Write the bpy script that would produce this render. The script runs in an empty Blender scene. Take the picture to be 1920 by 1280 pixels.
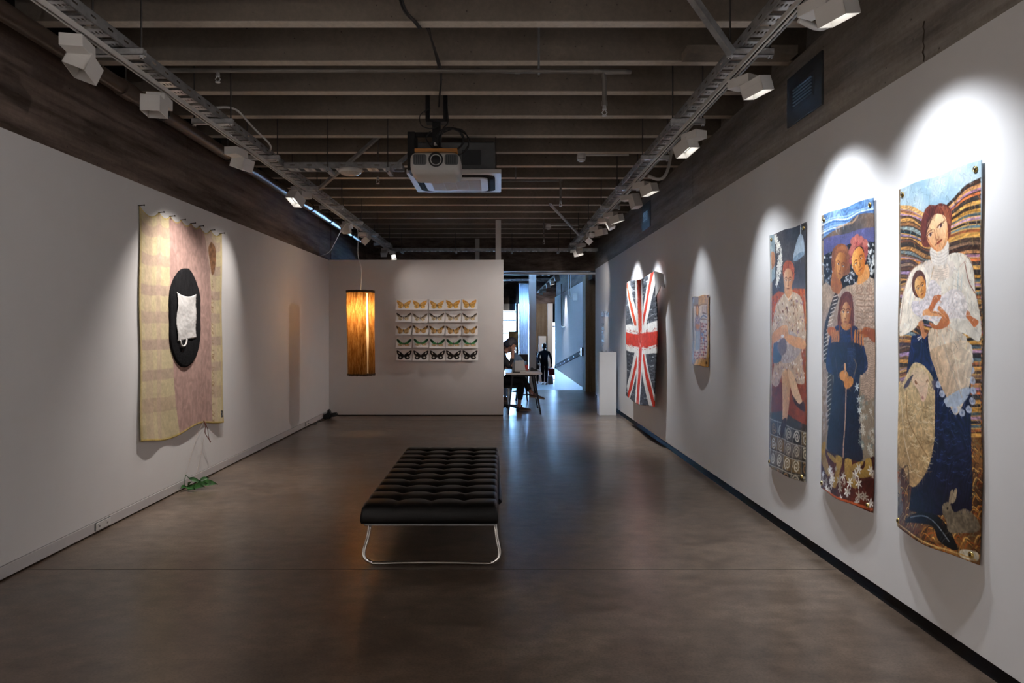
import bpy, math, random
import numpy as np
from mathutils import Vector, Matrix

scene = bpy.context.scene
COL = scene.collection
R = math.radians

# ------------------------------------------------------------------ camera
EYE = 1.5
cam_d = bpy.data.cameras.new('camera')
cam_d.sensor_width = 36.0
cam_d.lens = 24.0                      # 1280 px over a 1920 px frame
cam_d.shift_x = 23 / 1920
cam_d.shift_y = -23 / 1920
cam_d.clip_start = 0.05
cam_d.clip_end = 200
cam = bpy.data.objects.new('camera', cam_d)
cam.location = (0, 0, EYE)
cam.rotation_euler = (R(90), 0, 0)
COL.objects.link(cam)
scene.camera = cam

# ------------------------------------------------------------------ world: overcast blue daylight outside the far windows
world = bpy.data.worlds.new('world')
scene.world = world
world.use_nodes = True
bg = world.node_tree.nodes['Background']
bg.inputs[0].default_value = (0.34, 0.60, 1.0, 1)
bg.inputs[1].default_value = 46.0
world.cycles.sampling_method = 'NONE'      # the sky is only reached through the far windows

vs = scene.view_settings
vs.view_transform = 'Standard'
vs.look = 'None'
vs.gamma = 1.0
vs.use_curve_mapping = False
vs.exposure = 0.85
cy = scene.cycles
cy.max_bounces = 10
cy.diffuse_bounces = 6
cy.glossy_bounces = 4
cy.transmission_bounces = 6
cy.sample_clamp_indirect = 12.0
cy.caustics_reflective = False
cy.caustics_refractive = False
cy.use_denoising = True

SPOT_W = 1.0          # one dial for all track lamps

# ------------------------------------------------------------------ helpers
def lin(c):
    if isinstance(c, str):
        c = c.lstrip('#')
        c = [int(c[i:i + 2], 16) / 255 for i in (0, 2, 4)]
    return tuple((x / 12.92) if x <= 0.04045 else ((x + 0.055) / 1.055) ** 2.4 for x in c[:3])

def new_mat(name):
    m = bpy.data.materials.new(name)
    m.use_nodes = True
    nt = m.node_tree
    b = nt.nodes['Principled BSDF']
    return m, nt, b

def link(nt, a, b):
    nt.links.new(a, b)

def N(nt, kind, **kw):
    n = nt.nodes.new(kind)
    for k, v in kw.items():
        setattr(n, k, v)
    return n

def noise(nt, scale, detail=4, rough=0.55, stretch=None, coord='Object'):
    tc = N(nt, 'ShaderNodeTexCoord')
    mp = N(nt, 'ShaderNodeMapping')
    link(nt, tc.outputs[coord], mp.inputs[0])
    if stretch:
        mp.inputs['Scale'].default_value = stretch
    n = N(nt, 'ShaderNodeTexNoise')
    n.inputs['Scale'].default_value = scale
    n.inputs['Detail'].default_value = detail
    n.inputs['Roughness'].default_value = rough
    link(nt, mp.outputs[0], n.inputs['Vector'])
    return n.outputs['Fac']

def ramp(nt, fac, stops):
    r = N(nt, 'ShaderNodeValToRGB')
    e = r.color_ramp.elements
    while len(e) < len(stops):
        e.new(0.5)
    for el, (p, c) in zip(e, stops):
        el.position = p
        el.color = (*c, 1)
    link(nt, fac, r.inputs[0])
    return r.outputs[0]

def mixc(nt, a, b, fac, mode='MIX'):
    m = N(nt, 'ShaderNodeMix', data_type='RGBA', blend_type=mode)
    if isinstance(fac, float):
        m.inputs[0].default_value = fac
    else:
        link(nt, fac, m.inputs[0])
    for i, v in ((6, a), (7, b)):
        if isinstance(v, tuple):
            m.inputs[i].default_value = (*v, 1)
        else:
            link(nt, v, m.inputs[i])
    return m.outputs[2]

def bump(nt, b, h, strength=0.2, dist=0.01):
    n = N(nt, 'ShaderNodeBump')
    n.inputs['Strength'].default_value = strength
    n.inputs['Distance'].default_value = dist
    link(nt, h, n.inputs['Height'])
    link(nt, n.outputs[0], b.inputs['Normal'])

def plain(name, col, rough=0.6, metal=0.0, var=0.08, nscale=6.0, bmp=0.0, bscale=60.0, spec=0.5, stretch=None):
    m, nt, b = new_mat(name)
    c = lin(col) if isinstance(col, str) else col
    f = noise(nt, nscale, 4, 0.6, stretch)
    lo = tuple(x * (1 - var) for x in c)
    hi = tuple(min(1, x * (1 + var)) for x in c)
    link(nt, ramp(nt, f, [(0.3, lo), (0.7, hi)]), b.inputs['Base Color'])
    b.inputs['Roughness'].default_value = rough
    b.inputs['Metallic'].default_value = metal
    b.inputs['Specular IOR Level'].default_value = spec
    if bmp:
        bump(nt, b, noise(nt, bscale, 3, 0.6), bmp, 0.004)
    return m

def concrete(name, c0, c1, board=None, pits=True, rough=0.85):
    m, nt, b = new_mat(name)
    big = noise(nt, 2.2 if board else 0.9, 8, 0.66, board)
    fine = noise(nt, 26, 5, 0.7)
    base = ramp(nt, big, [(0.30, lin(c0)), (0.70, lin(c1))])
    g = ramp(nt, fine, [(0.3, (0.72, 0.72, 0.72)), (0.7, (1.0, 1.0, 1.0))])
    col = mixc(nt, base, g, 0.8, 'MULTIPLY')
    if pits:
        tc = N(nt, 'ShaderNodeTexCoord')
        v = N(nt, 'ShaderNodeTexVoronoi')
        v.inputs['Scale'].default_value = 11
        link(nt, tc.outputs['Object'], v.inputs['Vector'])
        pit = ramp(nt, v.outputs['Distance'], [(0.045, (0.25, 0.25, 0.25)), (0.075, (1, 1, 1))])
        col = mixc(nt, col, pit, 0.8, 'MULTIPLY')
    link(nt, col, b.inputs['Base Color'])
    b.inputs['Roughness'].default_value = rough
    b.inputs['Specular IOR Level'].default_value = 0.25
    bump(nt, b, fine, 0.25, 0.006)
    return m

OFF = {}      # world offset of every parent, so parts can be written in world coordinates

class MB:
    """collects faces; build() links them as one mesh object"""
    def __init__(s):
        s.v = []; s.f = []; s.sm = []
    def add(s, vs_, fs, smooth=False):
        n = len(s.v)
        s.v += [tuple(p) for p in vs_]
        s.f += [tuple(i + n for i in f) for f in fs]
        s.sm += [smooth] * len(fs)
        return s
    def box(s, x0, x1, y0, y1, z0, z1):
        return s.add([(x0, y0, z0), (x1, y0, z0), (x1, y1, z0), (x0, y1, z0),
                      (x0, y0, z1), (x1, y0, z1), (x1, y1, z1), (x0, y1, z1)],
                     [(0, 3, 2, 1), (4, 5, 6, 7), (0, 1, 5, 4), (1, 2, 6, 5), (2, 3, 7, 6), (3, 0, 4, 7)])
    def obox(s, c, sx, sy, sz, rot):
        """box of size sx,sy,sz centred at c, rotated by matrix rot"""
        c = Vector(c); p = []
        for z in (-1, 1):
            for x, y in ((-1, -1), (1, -1), (1, 1), (-1, 1)):
                p.append(c + rot @ Vector((x * sx / 2, y * sy / 2, z * sz / 2)))
        return s.add(p, [(0, 3, 2, 1), (4, 5, 6, 7), (0, 1, 5, 4), (1, 2, 6, 5), (2, 3, 7, 6), (3, 0, 4, 7)])
    def bar(s, p0, p1, w, h, up=(0, 0, 1)):
        p0 = Vector(p0); p1 = Vector(p1); d = (p1 - p0)
        y = d.normalized(); x = y.cross(Vector(up)).normalized(); z = x.cross(y)
        rot = Matrix((x, y, z)).transposed()
        return s.obox((p0 + p1) / 2, w, d.length, h, rot)
    def tube(s, pts, r, seg=8, cap=True, closed=False):
        pts = [Vector(p) for p in pts]; n = len(pts)
        rs = r if isinstance(r, (list, tuple)) else [r] * n
        vs_, fs = [], []
        ref = None
        for i, p in enumerate(pts):
            if closed:
                t = (pts[(i + 1) % n] - pts[i - 1]).normalized()
            else:
                t = (pts[min(i + 1, n - 1)] - pts[max(i - 1, 0)]).normalized()
            if ref is None:
                ref = Vector((0, 0, 1)) if abs(t.z) < 0.9 else Vector((1, 0, 0))
            a = t.cross(ref).normalized(); b_ = a.cross(t).normalized()
            ref = b_
            for k in range(seg):
                an = 2 * math.pi * k / seg
                vs_.append(p + rs[i] * (math.cos(an) * a + math.sin(an) * b_))
        m = n if closed else n - 1
        for i in range(m):
            j = (i + 1) % n
            for k in range(seg):
                fs.append((i * seg + k, i * seg + (k + 1) % seg, j * seg + (k + 1) % seg, j * seg + k))
        s.add(vs_, fs, True)
        if cap and not closed:
            s.add(vs_[:seg], [tuple(range(seg))[::-1]])
            s.add(vs_[-seg:], [tuple(range(seg))])
        return s
    def cyl(s, p0, p1, r0, r1=None, seg=16):
        return s.tube([p0, p1], [r0, r0 if r1 is None else r1], seg)
    def lathe(s, c, prof, seg=24, axis='z'):
        """prof: list of (r, h); rings around an axis through c"""
        c = Vector(c); vs_, fs = [], []
        for r, h in prof:
            for k in range(seg):
                an = 2 * math.pi * k / seg
                a, b_ = r * math.cos(an), r * math.sin(an)
                vs_.append(c + (Vector((a, b_, h)) if axis == 'z' else Vector((h, a, b_)) if axis == 'x' else Vector((b_, h, a))))
        for i in range(len(prof) - 1):
            for k in range(seg):
                fs.append((i * seg + k, i * seg + (k + 1) % seg, (i + 1) * seg + (k + 1) % seg, (i + 1) * seg + k))
        s.add(vs_, fs, True)
        if prof[0][0] > 1e-5: s.add(vs_[:seg], [tuple(range(seg))[::-1]])
        if prof[-1][0] > 1e-5: s.add(vs_[-seg:], [tuple(range(seg))])
        return s
    def prism(s, poly, axis, a, b_):
        """extrude a 2-D outline along axis ('x': (y,z), 'y': (x,z), 'z': (x,y)) from a to b_"""
        mk = {'x': lambda p, d: (d, p[0], p[1]), 'y': lambda p, d: (p[0], d, p[1]), 'z': lambda p, d: (p[0], p[1], d)}[axis]
        n = len(poly)
        vs_ = [mk(p, a) for p in poly] + [mk(p, b_) for p in poly]
        fs = [tuple(range(n))[::-1], tuple(range(n, 2 * n))]
        fs += [(i, (i + 1) % n, n + (i + 1) % n, n + i) for i in range(n)]
        return s.add(vs_, fs)
    def build(s, name, mat, parent=None, loc=None, bevel=0.0, smooth=None):
        off = OFF.get(parent.name, Vector((0, 0, 0))) if parent else Vector(loc or (0, 0, 0))
        me = bpy.data.meshes.new(name)
        me.from_pydata([tuple(Vector(p) - off) for p in s.v], [], s.f)
        me.polygons.foreach_set('use_smooth', [bool(x) if smooth is None else smooth for x in s.sm])
        me.update()
        import bmesh
        bm = bmesh.new(); bm.from_mesh(me)
        bmesh.ops.recalc_face_normals(bm, faces=bm.faces)
        bm.to_mesh(me); bm.free()
        if mat: me.materials.append(mat)
        o = bpy.data.objects.new(name, me)
        COL.objects.link(o)
        if parent:
            o.parent = parent
            OFF[o.name] = off
        else:
            o.location = off
            OFF[o.name] = off
        if bevel:
            bv = o.modifiers.new('bevel', 'BEVEL')
            bv.width = bevel; bv.segments = 2; bv.limit_method = 'ANGLE'
        return o

def tag(o, label=None, cat=None, group=None, kind=None):
    if label: o['label'] = label
    if cat: o['category'] = cat
    if group: o['group'] = group
    if kind: o['kind'] = kind
    return o

def thing(name, loc, label, cat, group=None):
    o = bpy.data.objects.new(name, None)
    o.empty_display_size = 0.1
    COL.objects.link(o)
    o.location = loc
    OFF[o.name] = Vector(loc)
    return tag(o, label, cat, group)

def put(name, me, parent, loc, rot=None):
    """a copy that shares mesh data; loc in world coordinates"""
    o = bpy.data.objects.new(name, me)
    COL.objects.link(o)
    off = OFF.get(parent.name, Vector((0, 0, 0))) if parent else Vector((0, 0, 0))
    o.parent = parent
    o.location = Vector(loc) - off
    if rot: o.rotation_euler = rot
    OFF[o.name] = Vector(loc)
    return o

def struct(o):
    o['kind'] = 'structure'
    return o

def spline(pts, closed=False, k=6):
    P = [np.array(p, float) for p in pts]; n = len(P); out = []
    rng = range(n if closed else n - 1)
    for i in rng:
        if closed:
            p0, p1, p2, p3 = P[i - 1], P[i], P[(i + 1) % n], P[(i + 2) % n]
        else:
            p0, p1, p2, p3 = P[max(i - 1, 0)], P[i], P[i + 1], P[min(i + 2, n - 1)]
        for j in range(k):
            t = j / k
            out.append(0.5 * ((2 * p1) + (-p0 + p2) * t + (2 * p0 - 5 * p1 + 4 * p2 - p3) * t * t + (-p0 + 3 * p1 - 3 * p2 + p3) * t ** 3))
    if not closed: out.append(P[-1])
    return out

rnd = random.Random(7)

# ------------------------------------------------------------------ materials
M = {}
M['white_wall'] = plain('white_wall_paint', (0.80, 0.79, 0.785), 0.75, var=0.015, nscale=3, bmp=0.04, bscale=90, spec=0.3)
M['white_partition'] = plain('white_partition_paint', (0.78, 0.765, 0.755), 0.75, var=0.015, nscale=3, bmp=0.04, bscale=90, spec=0.3)
M['skirt'] = plain('grey_white_skirting_paint', (0.62, 0.6, 0.6), 0.5, var=0.03)
M['black_gap'] = plain('black_plinth_paint', (0.010, 0.008, 0.007), 0.8, var=0.2, spec=0.15)
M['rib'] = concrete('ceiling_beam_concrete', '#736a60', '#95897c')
M['rib_lit_soffit'] = concrete('trowelled_bounce_lit_soffit', '#d6cbbd', '#eee4d6', pits=False)  # smoother soffit concrete, lightened further to stand in for floor bounce
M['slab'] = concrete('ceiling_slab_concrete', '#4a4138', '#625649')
M['upper'] = concrete('upper_wall_concrete', '#43382f', '#96847a', board=(1.0, 0.3, 3.5))
M['upper_grey_lit'] = concrete('grey_lit_upper_concrete', '#6d655e', '#b3aba2', board=(1.0, 0.3, 3.5))  # greyer concrete, also lightened in place of the stronger light on the right
M['board'] = concrete('board_marked_concrete', '#6a5a45', '#94816a', board=(8.0, 8.0, 0.4), pits=False)
M['galv'] = plain('galvanised_steel', (0.74, 0.75, 0.76), 0.30, 0.6, var=0.25, nscale=18)
M['galv_dark'] = plain('dull_galvanised_steel', (0.40, 0.41, 0.42), 0.45, 0.6, var=0.25, nscale=14)
M['rod'] = plain('dark_threaded_rod', (0.10, 0.095, 0.09), 0.55, 0.7, var=0.2)
M['track'] = plain('white_track_enamel', (0.66, 0.64, 0.61), 0.4, var=0.04)
M['lampwhite'] = plain('white_lamp_enamel', (0.72, 0.70, 0.67), 0.4, var=0.03)
M['pipe'] = plain('brown_painted_pipe', (0.13, 0.095, 0.075), 0.28, 0.0, var=0.15, nscale=10)
M['pipe_grey'] = plain('grey_iron_pipe', (0.22, 0.20, 0.18), 0.45, 0.4, var=0.15)
M['black'] = plain('black_plastic', (0.012, 0.012, 0.013), 0.45, var=0.2)
M['blackmetal'] = plain('black_metal', (0.016, 0.016, 0.018), 0.4, 0.3, var=0.2)
M['leather'] = plain('black_leather', (0.004, 0.0033, 0.003), 0.38, var=0.25, nscale=9, bmp=0.12, bscale=160, spec=0.32)
M['chrome'] = plain('brushed_chrome', (0.75, 0.73, 0.70), 0.18, 1.0, var=0.05)
M['brass'] = plain('brass_eyelet', (0.72, 0.52, 0.18), 0.25, 1.0, var=0.1)
M['plastic'] = plain('white_plastic', (0.70, 0.69, 0.67), 0.35, var=0.03)
M['greybox'] = plain('grey_sheet_steel', (0.16, 0.165, 0.17), 0.5, 0.5, var=0.12)
M['vent'] = plain('dark_grey_vent_enamel', (0.045, 0.05, 0.055), 0.55, var=0.08)
M['wood'] = plain('orange_plywood', (0.52, 0.22, 0.05), 0.55, var=0.25, nscale=5, stretch=(1, 8, 8))
M['nail'] = plain('dark_iron_nail', (0.05, 0.04, 0.035), 0.5, 0.8, var=0.1)

def emissive(name, col, strength):
    m, nt, b = new_mat(name)
    f = noise(nt, 40, 2)
    c = ramp(nt, f, [(0.3, tuple(x * 0.9 for x in col)), (0.7, col)])
    link(nt, c, b.inputs['Emission Color'])
    b.inputs['Base Color'].default_value = (0.8, 0.8, 0.8, 1)
    b.inputs['Emission Strength'].default_value = strength
    m.cycles.emission_sampling = 'NONE'       # the lamp object behind it carries the light
    return m
M['lens_on'] = emissive('lit_lamp_lens', (1.0, 0.97, 0.92), 2.2)
m, nt, b = new_mat('unlit_lamp_lens')
link(nt, ramp(nt, noise(nt, 60, 2), [(0.3, (0.5, 0.46, 0.42)), (0.7, (0.62, 0.58, 0.52))]), b.inputs['Base Color'])
b.inputs['Roughness'].default_value = 0.15
M['lens_off'] = m

# polished concrete floor
m, nt, b = new_mat('polished_concrete_floor')
f1 = noise(nt, 0.5, 5, 0.6)
f2 = noise(nt, 2.4, 3, 0.5, (0.55, 1.0, 1.0))
f4 = noise(nt, 11.0, 4, 0.55, (0.7, 1.0, 1.0))
f3 = noise(nt, 85, 3, 0.6)
base = ramp(nt, f1, [(0.30, lin('#59493d')), (0.5, lin('#776658')), (0.70, lin('#938374'))])
col = mixc(nt, base, ramp(nt, f2, [(0.25, (0.66, 0.65, 0.64)), (0.75, (1.12, 1.11, 1.09))]), 1.0, 'MULTIPLY')
col = mixc(nt, col, ramp(nt, f4, [(0.28, (0.62, 0.61, 0.60)), (0.72, (1.15, 1.15, 1.15))]), 1.0, 'MULTIPLY')
col = mixc(nt, col, ramp(nt, f3, [(0.32, (0.62, 0.61, 0.60)), (0.58, (1, 1, 1))]), 0.9, 'MULTIPLY')
tc = N(nt, 'ShaderNodeTexCoord')
vo = N(nt, 'ShaderNodeTexVoronoi'); vo.inputs['Scale'].default_value = 2.6
link(nt, tc.outputs['Object'], vo.inputs['Vector'])
col = mixc(nt, col, ramp(nt, vo.outputs['Distance'], [(0.010, (1.6, 1.55, 1.5)), (0.018, (1, 1, 1))]), 1.0, 'MULTIPLY')
vo2 = N(nt, 'ShaderNodeTexVoronoi'); vo2.inputs['Scale'].default_value = 1.7
link(nt, tc.outputs['Object'], vo2.inputs['Vector'])
col = mixc(nt, col, ramp(nt, vo2.outputs['Distance'], [(0.012, (0.35, 0.33, 0.32)), (0.02, (1, 1, 1))]), 1.0, 'MULTIPLY')
link(nt, col, b.inputs['Base Color'])
link(nt, ramp(nt, f2, [(0.3, (0.29, 0.29, 0.29)), (0.7, (0.38, 0.38, 0.38))]), b.inputs['Roughness'])
b.inputs['Specular IOR Level'].default_value = 0.5
b.inputs['Coat Weight'].default_value = 0.35
b.inputs['Coat Roughness'].default_value = 0.24
b.inputs['Coat IOR'].default_value = 1.45
M['floor'] = m
# ================================================================== THE ROOM
XL, XR, YB = -2.965, 2.10, 11.86          # left wall, right wall, partition
YCUT = 15.2                               # cross beam / end of the ribbed ceiling
YR = 16.85                                # head of the ramp
ZLOW = -0.78                              # lower floor

struct(MB().box(-4.6, 6.0, -7.0, YR, -0.2, 0.0).build('floor', M['floor']))
fl = bpy.data.objects['floor']
M['joint'] = plain('dark_floor_joint', (0.05, 0.04, 0.033), 0.6)
MB().box(XL, XR, 4.262, 4.268, -0.001, 0.0008).build('floor_joint', M['joint'], fl)
MB().box(XL, XR, 11.2, 11.206, -0.001, 0.0008).build('floor_joint', M['joint'], fl)
M['lowfloor'] = plain('pale_carpet', (0.55, 0.56, 0.58), 0.6, var=0.06, nscale=4)
struct(MB().prism([(YR, 0), (25.2, ZLOW), (25.2, ZLOW - .2), (YR, -.2)], 'x', -4.6, 6.0).build('floor_ramp', M['lowfloor']))
struct(MB().box(-4.6, 6.0, 25.2, 32.0, ZLOW - 0.2, ZLOW).build('floor_lower', M['lowfloor']))

# left wall: white panel with a service skirting under it, bare concrete above
struct(MB().box(XL - 0.1, XL, -7.0, YB + 0.1, 0.09, 2.70).build('wall_left', M['white_wall'], bevel=0.002))
bl = struct(MB().box(XL - 0.1, XL + 0.004, -7.0, YB, 0.012, 0.086).build('baseboard_left', M['skirt'], bevel=0.002))
struct(MB().box(XL - 0.12, XL - 0.03, -7.0, YB, 0.0, 0.1).build('trim_1', M['black_gap']))
ul = struct(MB().box(XL - 0.2, XL - 0.11, -7.0, YCUT, 2.60, 3.9).build('wall_left_upper', M['black_gap']))
yy = [-7.0, -3.4, 1.2, 6.51, 11.26, YCUT]
for a, c in zip(yy[:-1], yy[1:]):
    MB().box(XL - 0.1, XL - 0.012, a + 0.005, c - 0.005, 2.66, 3.40).build('concrete_panel', M['upper'], ul, bevel=0.004)
# right wall
struct(MB().box(XR, XR + 0.1, -7.0, 15.0, 0.075, 2.82).build('wall_right', M['white_wall'], bevel=0.002))
struct(MB().box(XR + 0.012, XR + 0.2, -7.0, 15.0, 0.0, 0.2).build('baseboard_right', M['black_gap']))
ur = struct(MB().box(XR + 0.13, XR + 0.2, -7.0, YCUT, 2.7, 3.9).build('wall_right_upper', M['upper_grey_lit']))
yy = [-7.0, -2.6, 2.2, 7.47, 11.9, YCUT]
for a, c in zip(yy[:-1], yy[1:]):
    MB().box(XR + 0.012, XR + 0.12, a + 0.004, c - 0.004, 2.80, 3.43).build('concrete_panel', M['upper_grey_lit'], ur, bevel=0.004)
# crack low in the near right concrete panel
crk = MB()
p = [(XR + 0.008, 3.40 + rnd.uniform(-.012, .012), 2.83 + i * 0.025) for i in range(9)]
crk.tube(p, [0.002 + 0.001 * (i % 3) for i in range(9)], 4)
crk.build('crack', M['slab'], ur)
# wall behind the camera
struct(MB().box(-4.0, 3.0, -7.1, -7.0, 0, 3.9).build('wall_behind', M['white_wall']))
# partition at the end of the room
struct(MB().box(XL, 0.064, YB, YB + 0.12, 0.014, 2.705).build('wall_partition', M['white_partition'], bevel=0.002))
struct(MB().box(XL, 0.058, YB + 0.012, YB + 0.11, 0.0, 0.016).build('baseboard_partition', M['black_gap']))

# ribbed concrete ceiling
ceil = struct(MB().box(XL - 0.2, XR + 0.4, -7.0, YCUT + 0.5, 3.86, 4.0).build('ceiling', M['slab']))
rib_me = None
for k in range(-17, 17):
    y = 4.337 + 0.638 * k
    if rib_me is None:
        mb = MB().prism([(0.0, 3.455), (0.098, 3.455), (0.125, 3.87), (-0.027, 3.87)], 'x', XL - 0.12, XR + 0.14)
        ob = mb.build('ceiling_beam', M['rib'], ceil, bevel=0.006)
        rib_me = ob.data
        rib_me.materials.append(M['rib_lit_soffit'])
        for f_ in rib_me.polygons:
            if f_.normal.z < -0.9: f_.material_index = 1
        ob.location = (0, y, 0)
    else:
        ob = put('ceiling_beam', rib_me, ceil, (0, y, 0))
        bv = ob.modifiers.new('bevel', 'BEVEL'); bv.width = 0.006; bv.segments = 2
# cross beam closing the ribbed ceiling
struct(MB().box(-4.6, 4.0, YCUT, YCUT + 0.45, 2.80, 3.9).build('beam_cross', M['upper'], bevel=0.006))
# lifted patch under the second beam on the right
struct(MB().box(1.32, 2.1, 4.80, 4.96, 3.44, 3.50).build('trim_2', M['rib'], bevel=0.004))

# white rail along the head of the opening
tr = struct(MB().box(-2.9, XR, 14.98, 15.04, 2.705, 2.745).build('trim_3', M['track'], bevel=0.004))
struct(MB().box(-2.9, XR - 0.1, 15.05, 15.08, 2.775, 2.792).build('trim_4', M['track']))

# two slender white posts behind the partition
struct(MB().box(-0.075, 0.022, 12.24, 12.34, 0.0, 3.46).build('column_1', M['track'], bevel=0.004))
struct(MB().box(-0.53, -0.44, 14.75, 14.85, 0.0, 3.46).build('column_2', M['track'], bevel=0.004))
# white square column in the opening and board-marked concrete column at the right
struct(MB().box(0.715, 0.885, 16.6, 16.8, 0.0, 3.9).build('column_3', M['white_partition'], bevel=0.004))
struct(MB().box(2.05, 2.62, 16.3, 16.9, 0.0, 2.81).build('column_4', M['board'], bevel=0.006))
struct(MB().box(2.40, 2.7, 15.0, 16.3, 0.0, 2.81).build('wall_recess', M['upper']))

struct(MB().box(XR + 0.1, 2.75, 14.9, 15.0, 0.0, 3.9).build('wall_recess_end', M['upper']))
struct(MB().box(-4.7, XL - 0.1, 11.9, YCUT + 0.5, 3.86, 4.0).build('ceiling_side', M['slab']))
# far room beyond the ramp
struct(MB().box(2.06, 2.18, 16.9, 25.5, -0.62, 2.69).build('wall_far_right', M['white_wall'], bevel=0.003))
struct(MB().box(2.05, 2.2, 16.92, 25.5, -0.8, 0.06).build('baseboard_far_right', M['skirt']))
struct(MB().box(2.12, 2.5, 15.65, 25.6, 2.66, 4.3).build('wall_far_right_upper', M['upper']))
struct(MB().box(-4.7, -4.6, 12.0, 32.0, -1.0, 4.4).build('wall_far_left', M['upper']))
struct(MB().box(6.0, 6.1, 16.0, 32.0, -1.0, 4.4).build('wall_far_side', M['upper']))
struct(MB().box(-4.7, 6.1, YCUT + 0.45, 32.0, 4.2, 4.4).build('ceiling_far', M['slab']))
struct(MB().box(-4.6, -2.96, 12.0, 12.1, 0.0, 3.9).build('wall_side_return', M['upper']))
struct(MB().box(2.5, 6.1, 16.0, 16.1, -1.0, 4.3).build('wall_far_return', M['upper']))
fb = struct(MB().box(-4.6, 6.0, 30.0, 30.25, 2.62, 4.3).build('wall_end_upper', M['upper']))
struct(MB().box(-4.6, -4.2, 30.0, 30.25, ZLOW, 2.62).build('wall_end_left', M['upper']))
struct(MB().box(1.42, 2.08, 29.9, 30.25, ZLOW, 2.62).build('wall_end', M['board']))
struct(MB().box(2.08, 2.30, 29.6, 30.25, ZLOW, 2.62).build('column_5', M['white_partition'], bevel=0.005))
struct(MB().box(3.5, 6.0, 30.0, 30.25, ZLOW, 2.62).build('wall_end_right', M['upper']))
struct(MB().box(2.3, 3.5, 30.0, 30.25, 1.78, 2.62).build('wall_end_lintel', M['black_gap']))
for zz in (3.45,):
    for k in range(8):
        struct(MB().box(-4.6, 2.1, 17.2 + 1.6 * k, 17.4 + 1.6 * k, 3.5, 4.2).build('ceiling_far_beam', M['slab']))
# far window: dark frame, white transom band, glass panes
w = struct(MB().box(-4.2, 0.70, 29.98, 30.06, 2.30, 2.62).build('window_1', M['white_partition']))
m, nt, b = new_mat('window_glass')
b.inputs['Base Color'].default_value = (0.9, 0.96, 1, 1)
b.inputs['Roughness'].default_value = 0.0
b.inputs['Transmission Weight'].default_value = 1.0
b.inputs['IOR'].default_value = 1.02
M['glass'] = m
M['frame_dark'] = plain('dark_blue_window_frame', (0.03, 0.045, 0.07), 0.5)
fr = MB()
for z in (2.26, 1.885, 1.33, 0.6, ZLOW + 0.04):
    fr.box(-4.2, 0.72, 29.96, 30.04, z - 0.022, z + 0.022)
fr.build('window_frame', M['frame_dark'], w)
for x in (-3.2, -2.2, -1.2, -0.25, 0.71, 1.40):
    MB().box(x - 0.03, x + 0.03, 29.95, 30.05, ZLOW, 2.30).build('mullion', M['frame_dark'], w)
xs = (-4.2, -3.2, -2.2, -1.2, -0.25, 0.71, 1.40)
zs = (ZLOW, 0.6, 1.33, 1.885, 2.26)
for i in range(len(xs) - 1):
    for j in range(4):
        MB().box(xs[i] + 0.03, xs[i + 1] - 0.03, 30.0, 30.006, zs[j] + 0.022, zs[j + 1] - 0.022).build('pane', M['glass'], w)
# tall window return seen edge-on beside the curtain
struct(MB().box(0.70, 0.80, 29.3, 29.95, ZLOW, 3.4).build('window_2', M['frame_dark']))
dw = struct(MB().box(2.3, 3.5, 30.02, 30.05, -0.75, -0.70).build('window_3', M['frame_dark']))
MB().box(2.3, 3.5, 30.02, 30.05, 1.60, 1.66).build('window_frame', M['frame_dark'], dw)
MB().box(2.31, 3.49, 30.03, 30.036, -0.70, 1.60).build('pane', M['glass'], dw)

# sheer curtain
m, nt, b = new_mat('sheer_curtain_fabric')
b.inputs['Base Color'].default_value = (0.75, 0.83, 0.9, 1)
trn = N(nt, 'ShaderNodeBsdfTranslucent'); trn.inputs[0].default_value = (0.7, 0.82, 0.95, 1)
dif = N(nt, 'ShaderNodeBsdfDiffuse')
link(nt, ramp(nt, noise(nt, 4, 3), [(0.3, (0.6, 0.68, 0.75)), (0.7, (0.8, 0.88, 0.95))]), dif.inputs[0])
mx = N(nt, 'ShaderNodeMixShader'); mx.inputs[0].default_value = 0.7
link(nt, dif.outputs[0], mx.inputs[1]); link(nt, trn.outputs[0], mx.inputs[2])
link(nt, mx.outputs[0], nt.nodes['Material Output'].inputs[0])
M['curtain'] = m
mb = MB(); nx = 72
vs_ = []; fs = []
for i in range(nx + 1):
    x = 0.82 + 0.42 * i / nx
    y = 29.25 + 0.045 * math.sin(i * 0.95) + 0.02 * math.sin(i * 0.37)
    for z in (ZLOW + 0.04, 0.9, 2.2, 3.45):
        vs_.append((x, y + 0.01 * math.sin(i * 0.5 + z), z))
for i in range(nx):
    for j in range(3):
        fs.append((i * 4 + j, (i + 1) * 4 + j, (i + 1) * 4 + j + 1, i * 4 + j + 1))
mb.add(vs_, fs, True)
cu = thing('curtain', (1.03, 29.25, ZLOW), 'tall sheer pale blue curtain hanging beside the far window', 'curtain')
mb.build('curtain_cloth', M['curtain'], cu)
MB().cyl((0.78, 29.25, 3.47), (1.3, 29.25, 3.47), 0.015).build('curtain_rail', M['track'], cu)

# sloping handrail on the far right wall
M['rail'] = plain('slate_grey_rail_enamel', (0.05, 0.055, 0.07), 0.9, spec=0.05)
hr = thing('handrail', (2.0, 17.0, 0.9), 'dark sloping handrail board on the white wall beside the ramp', 'handrail')
MB().bar((2.045, 16.85, 0.94), (2.045, 25.4, 0.10), 0.022, 0.13).build('rail', M['rail'], hr, bevel=0.008)
MB().box(2.0, 2.08, 16.72, 16.92, 0.84, 1.05).build('end_cap', M['black'], hr, bevel=0.01)
for k in range(6):
    t = 0.06 + 0.16 * k
    y = 16.85 + 8.55 * t; z = 0.94 - 0.84 * t
    MB().cyl((2.026, y, z - 0.012), (2.036, y, z - 0.012), 0.022, seg=10).build('bolt', M['galv_dark'], hr)
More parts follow.
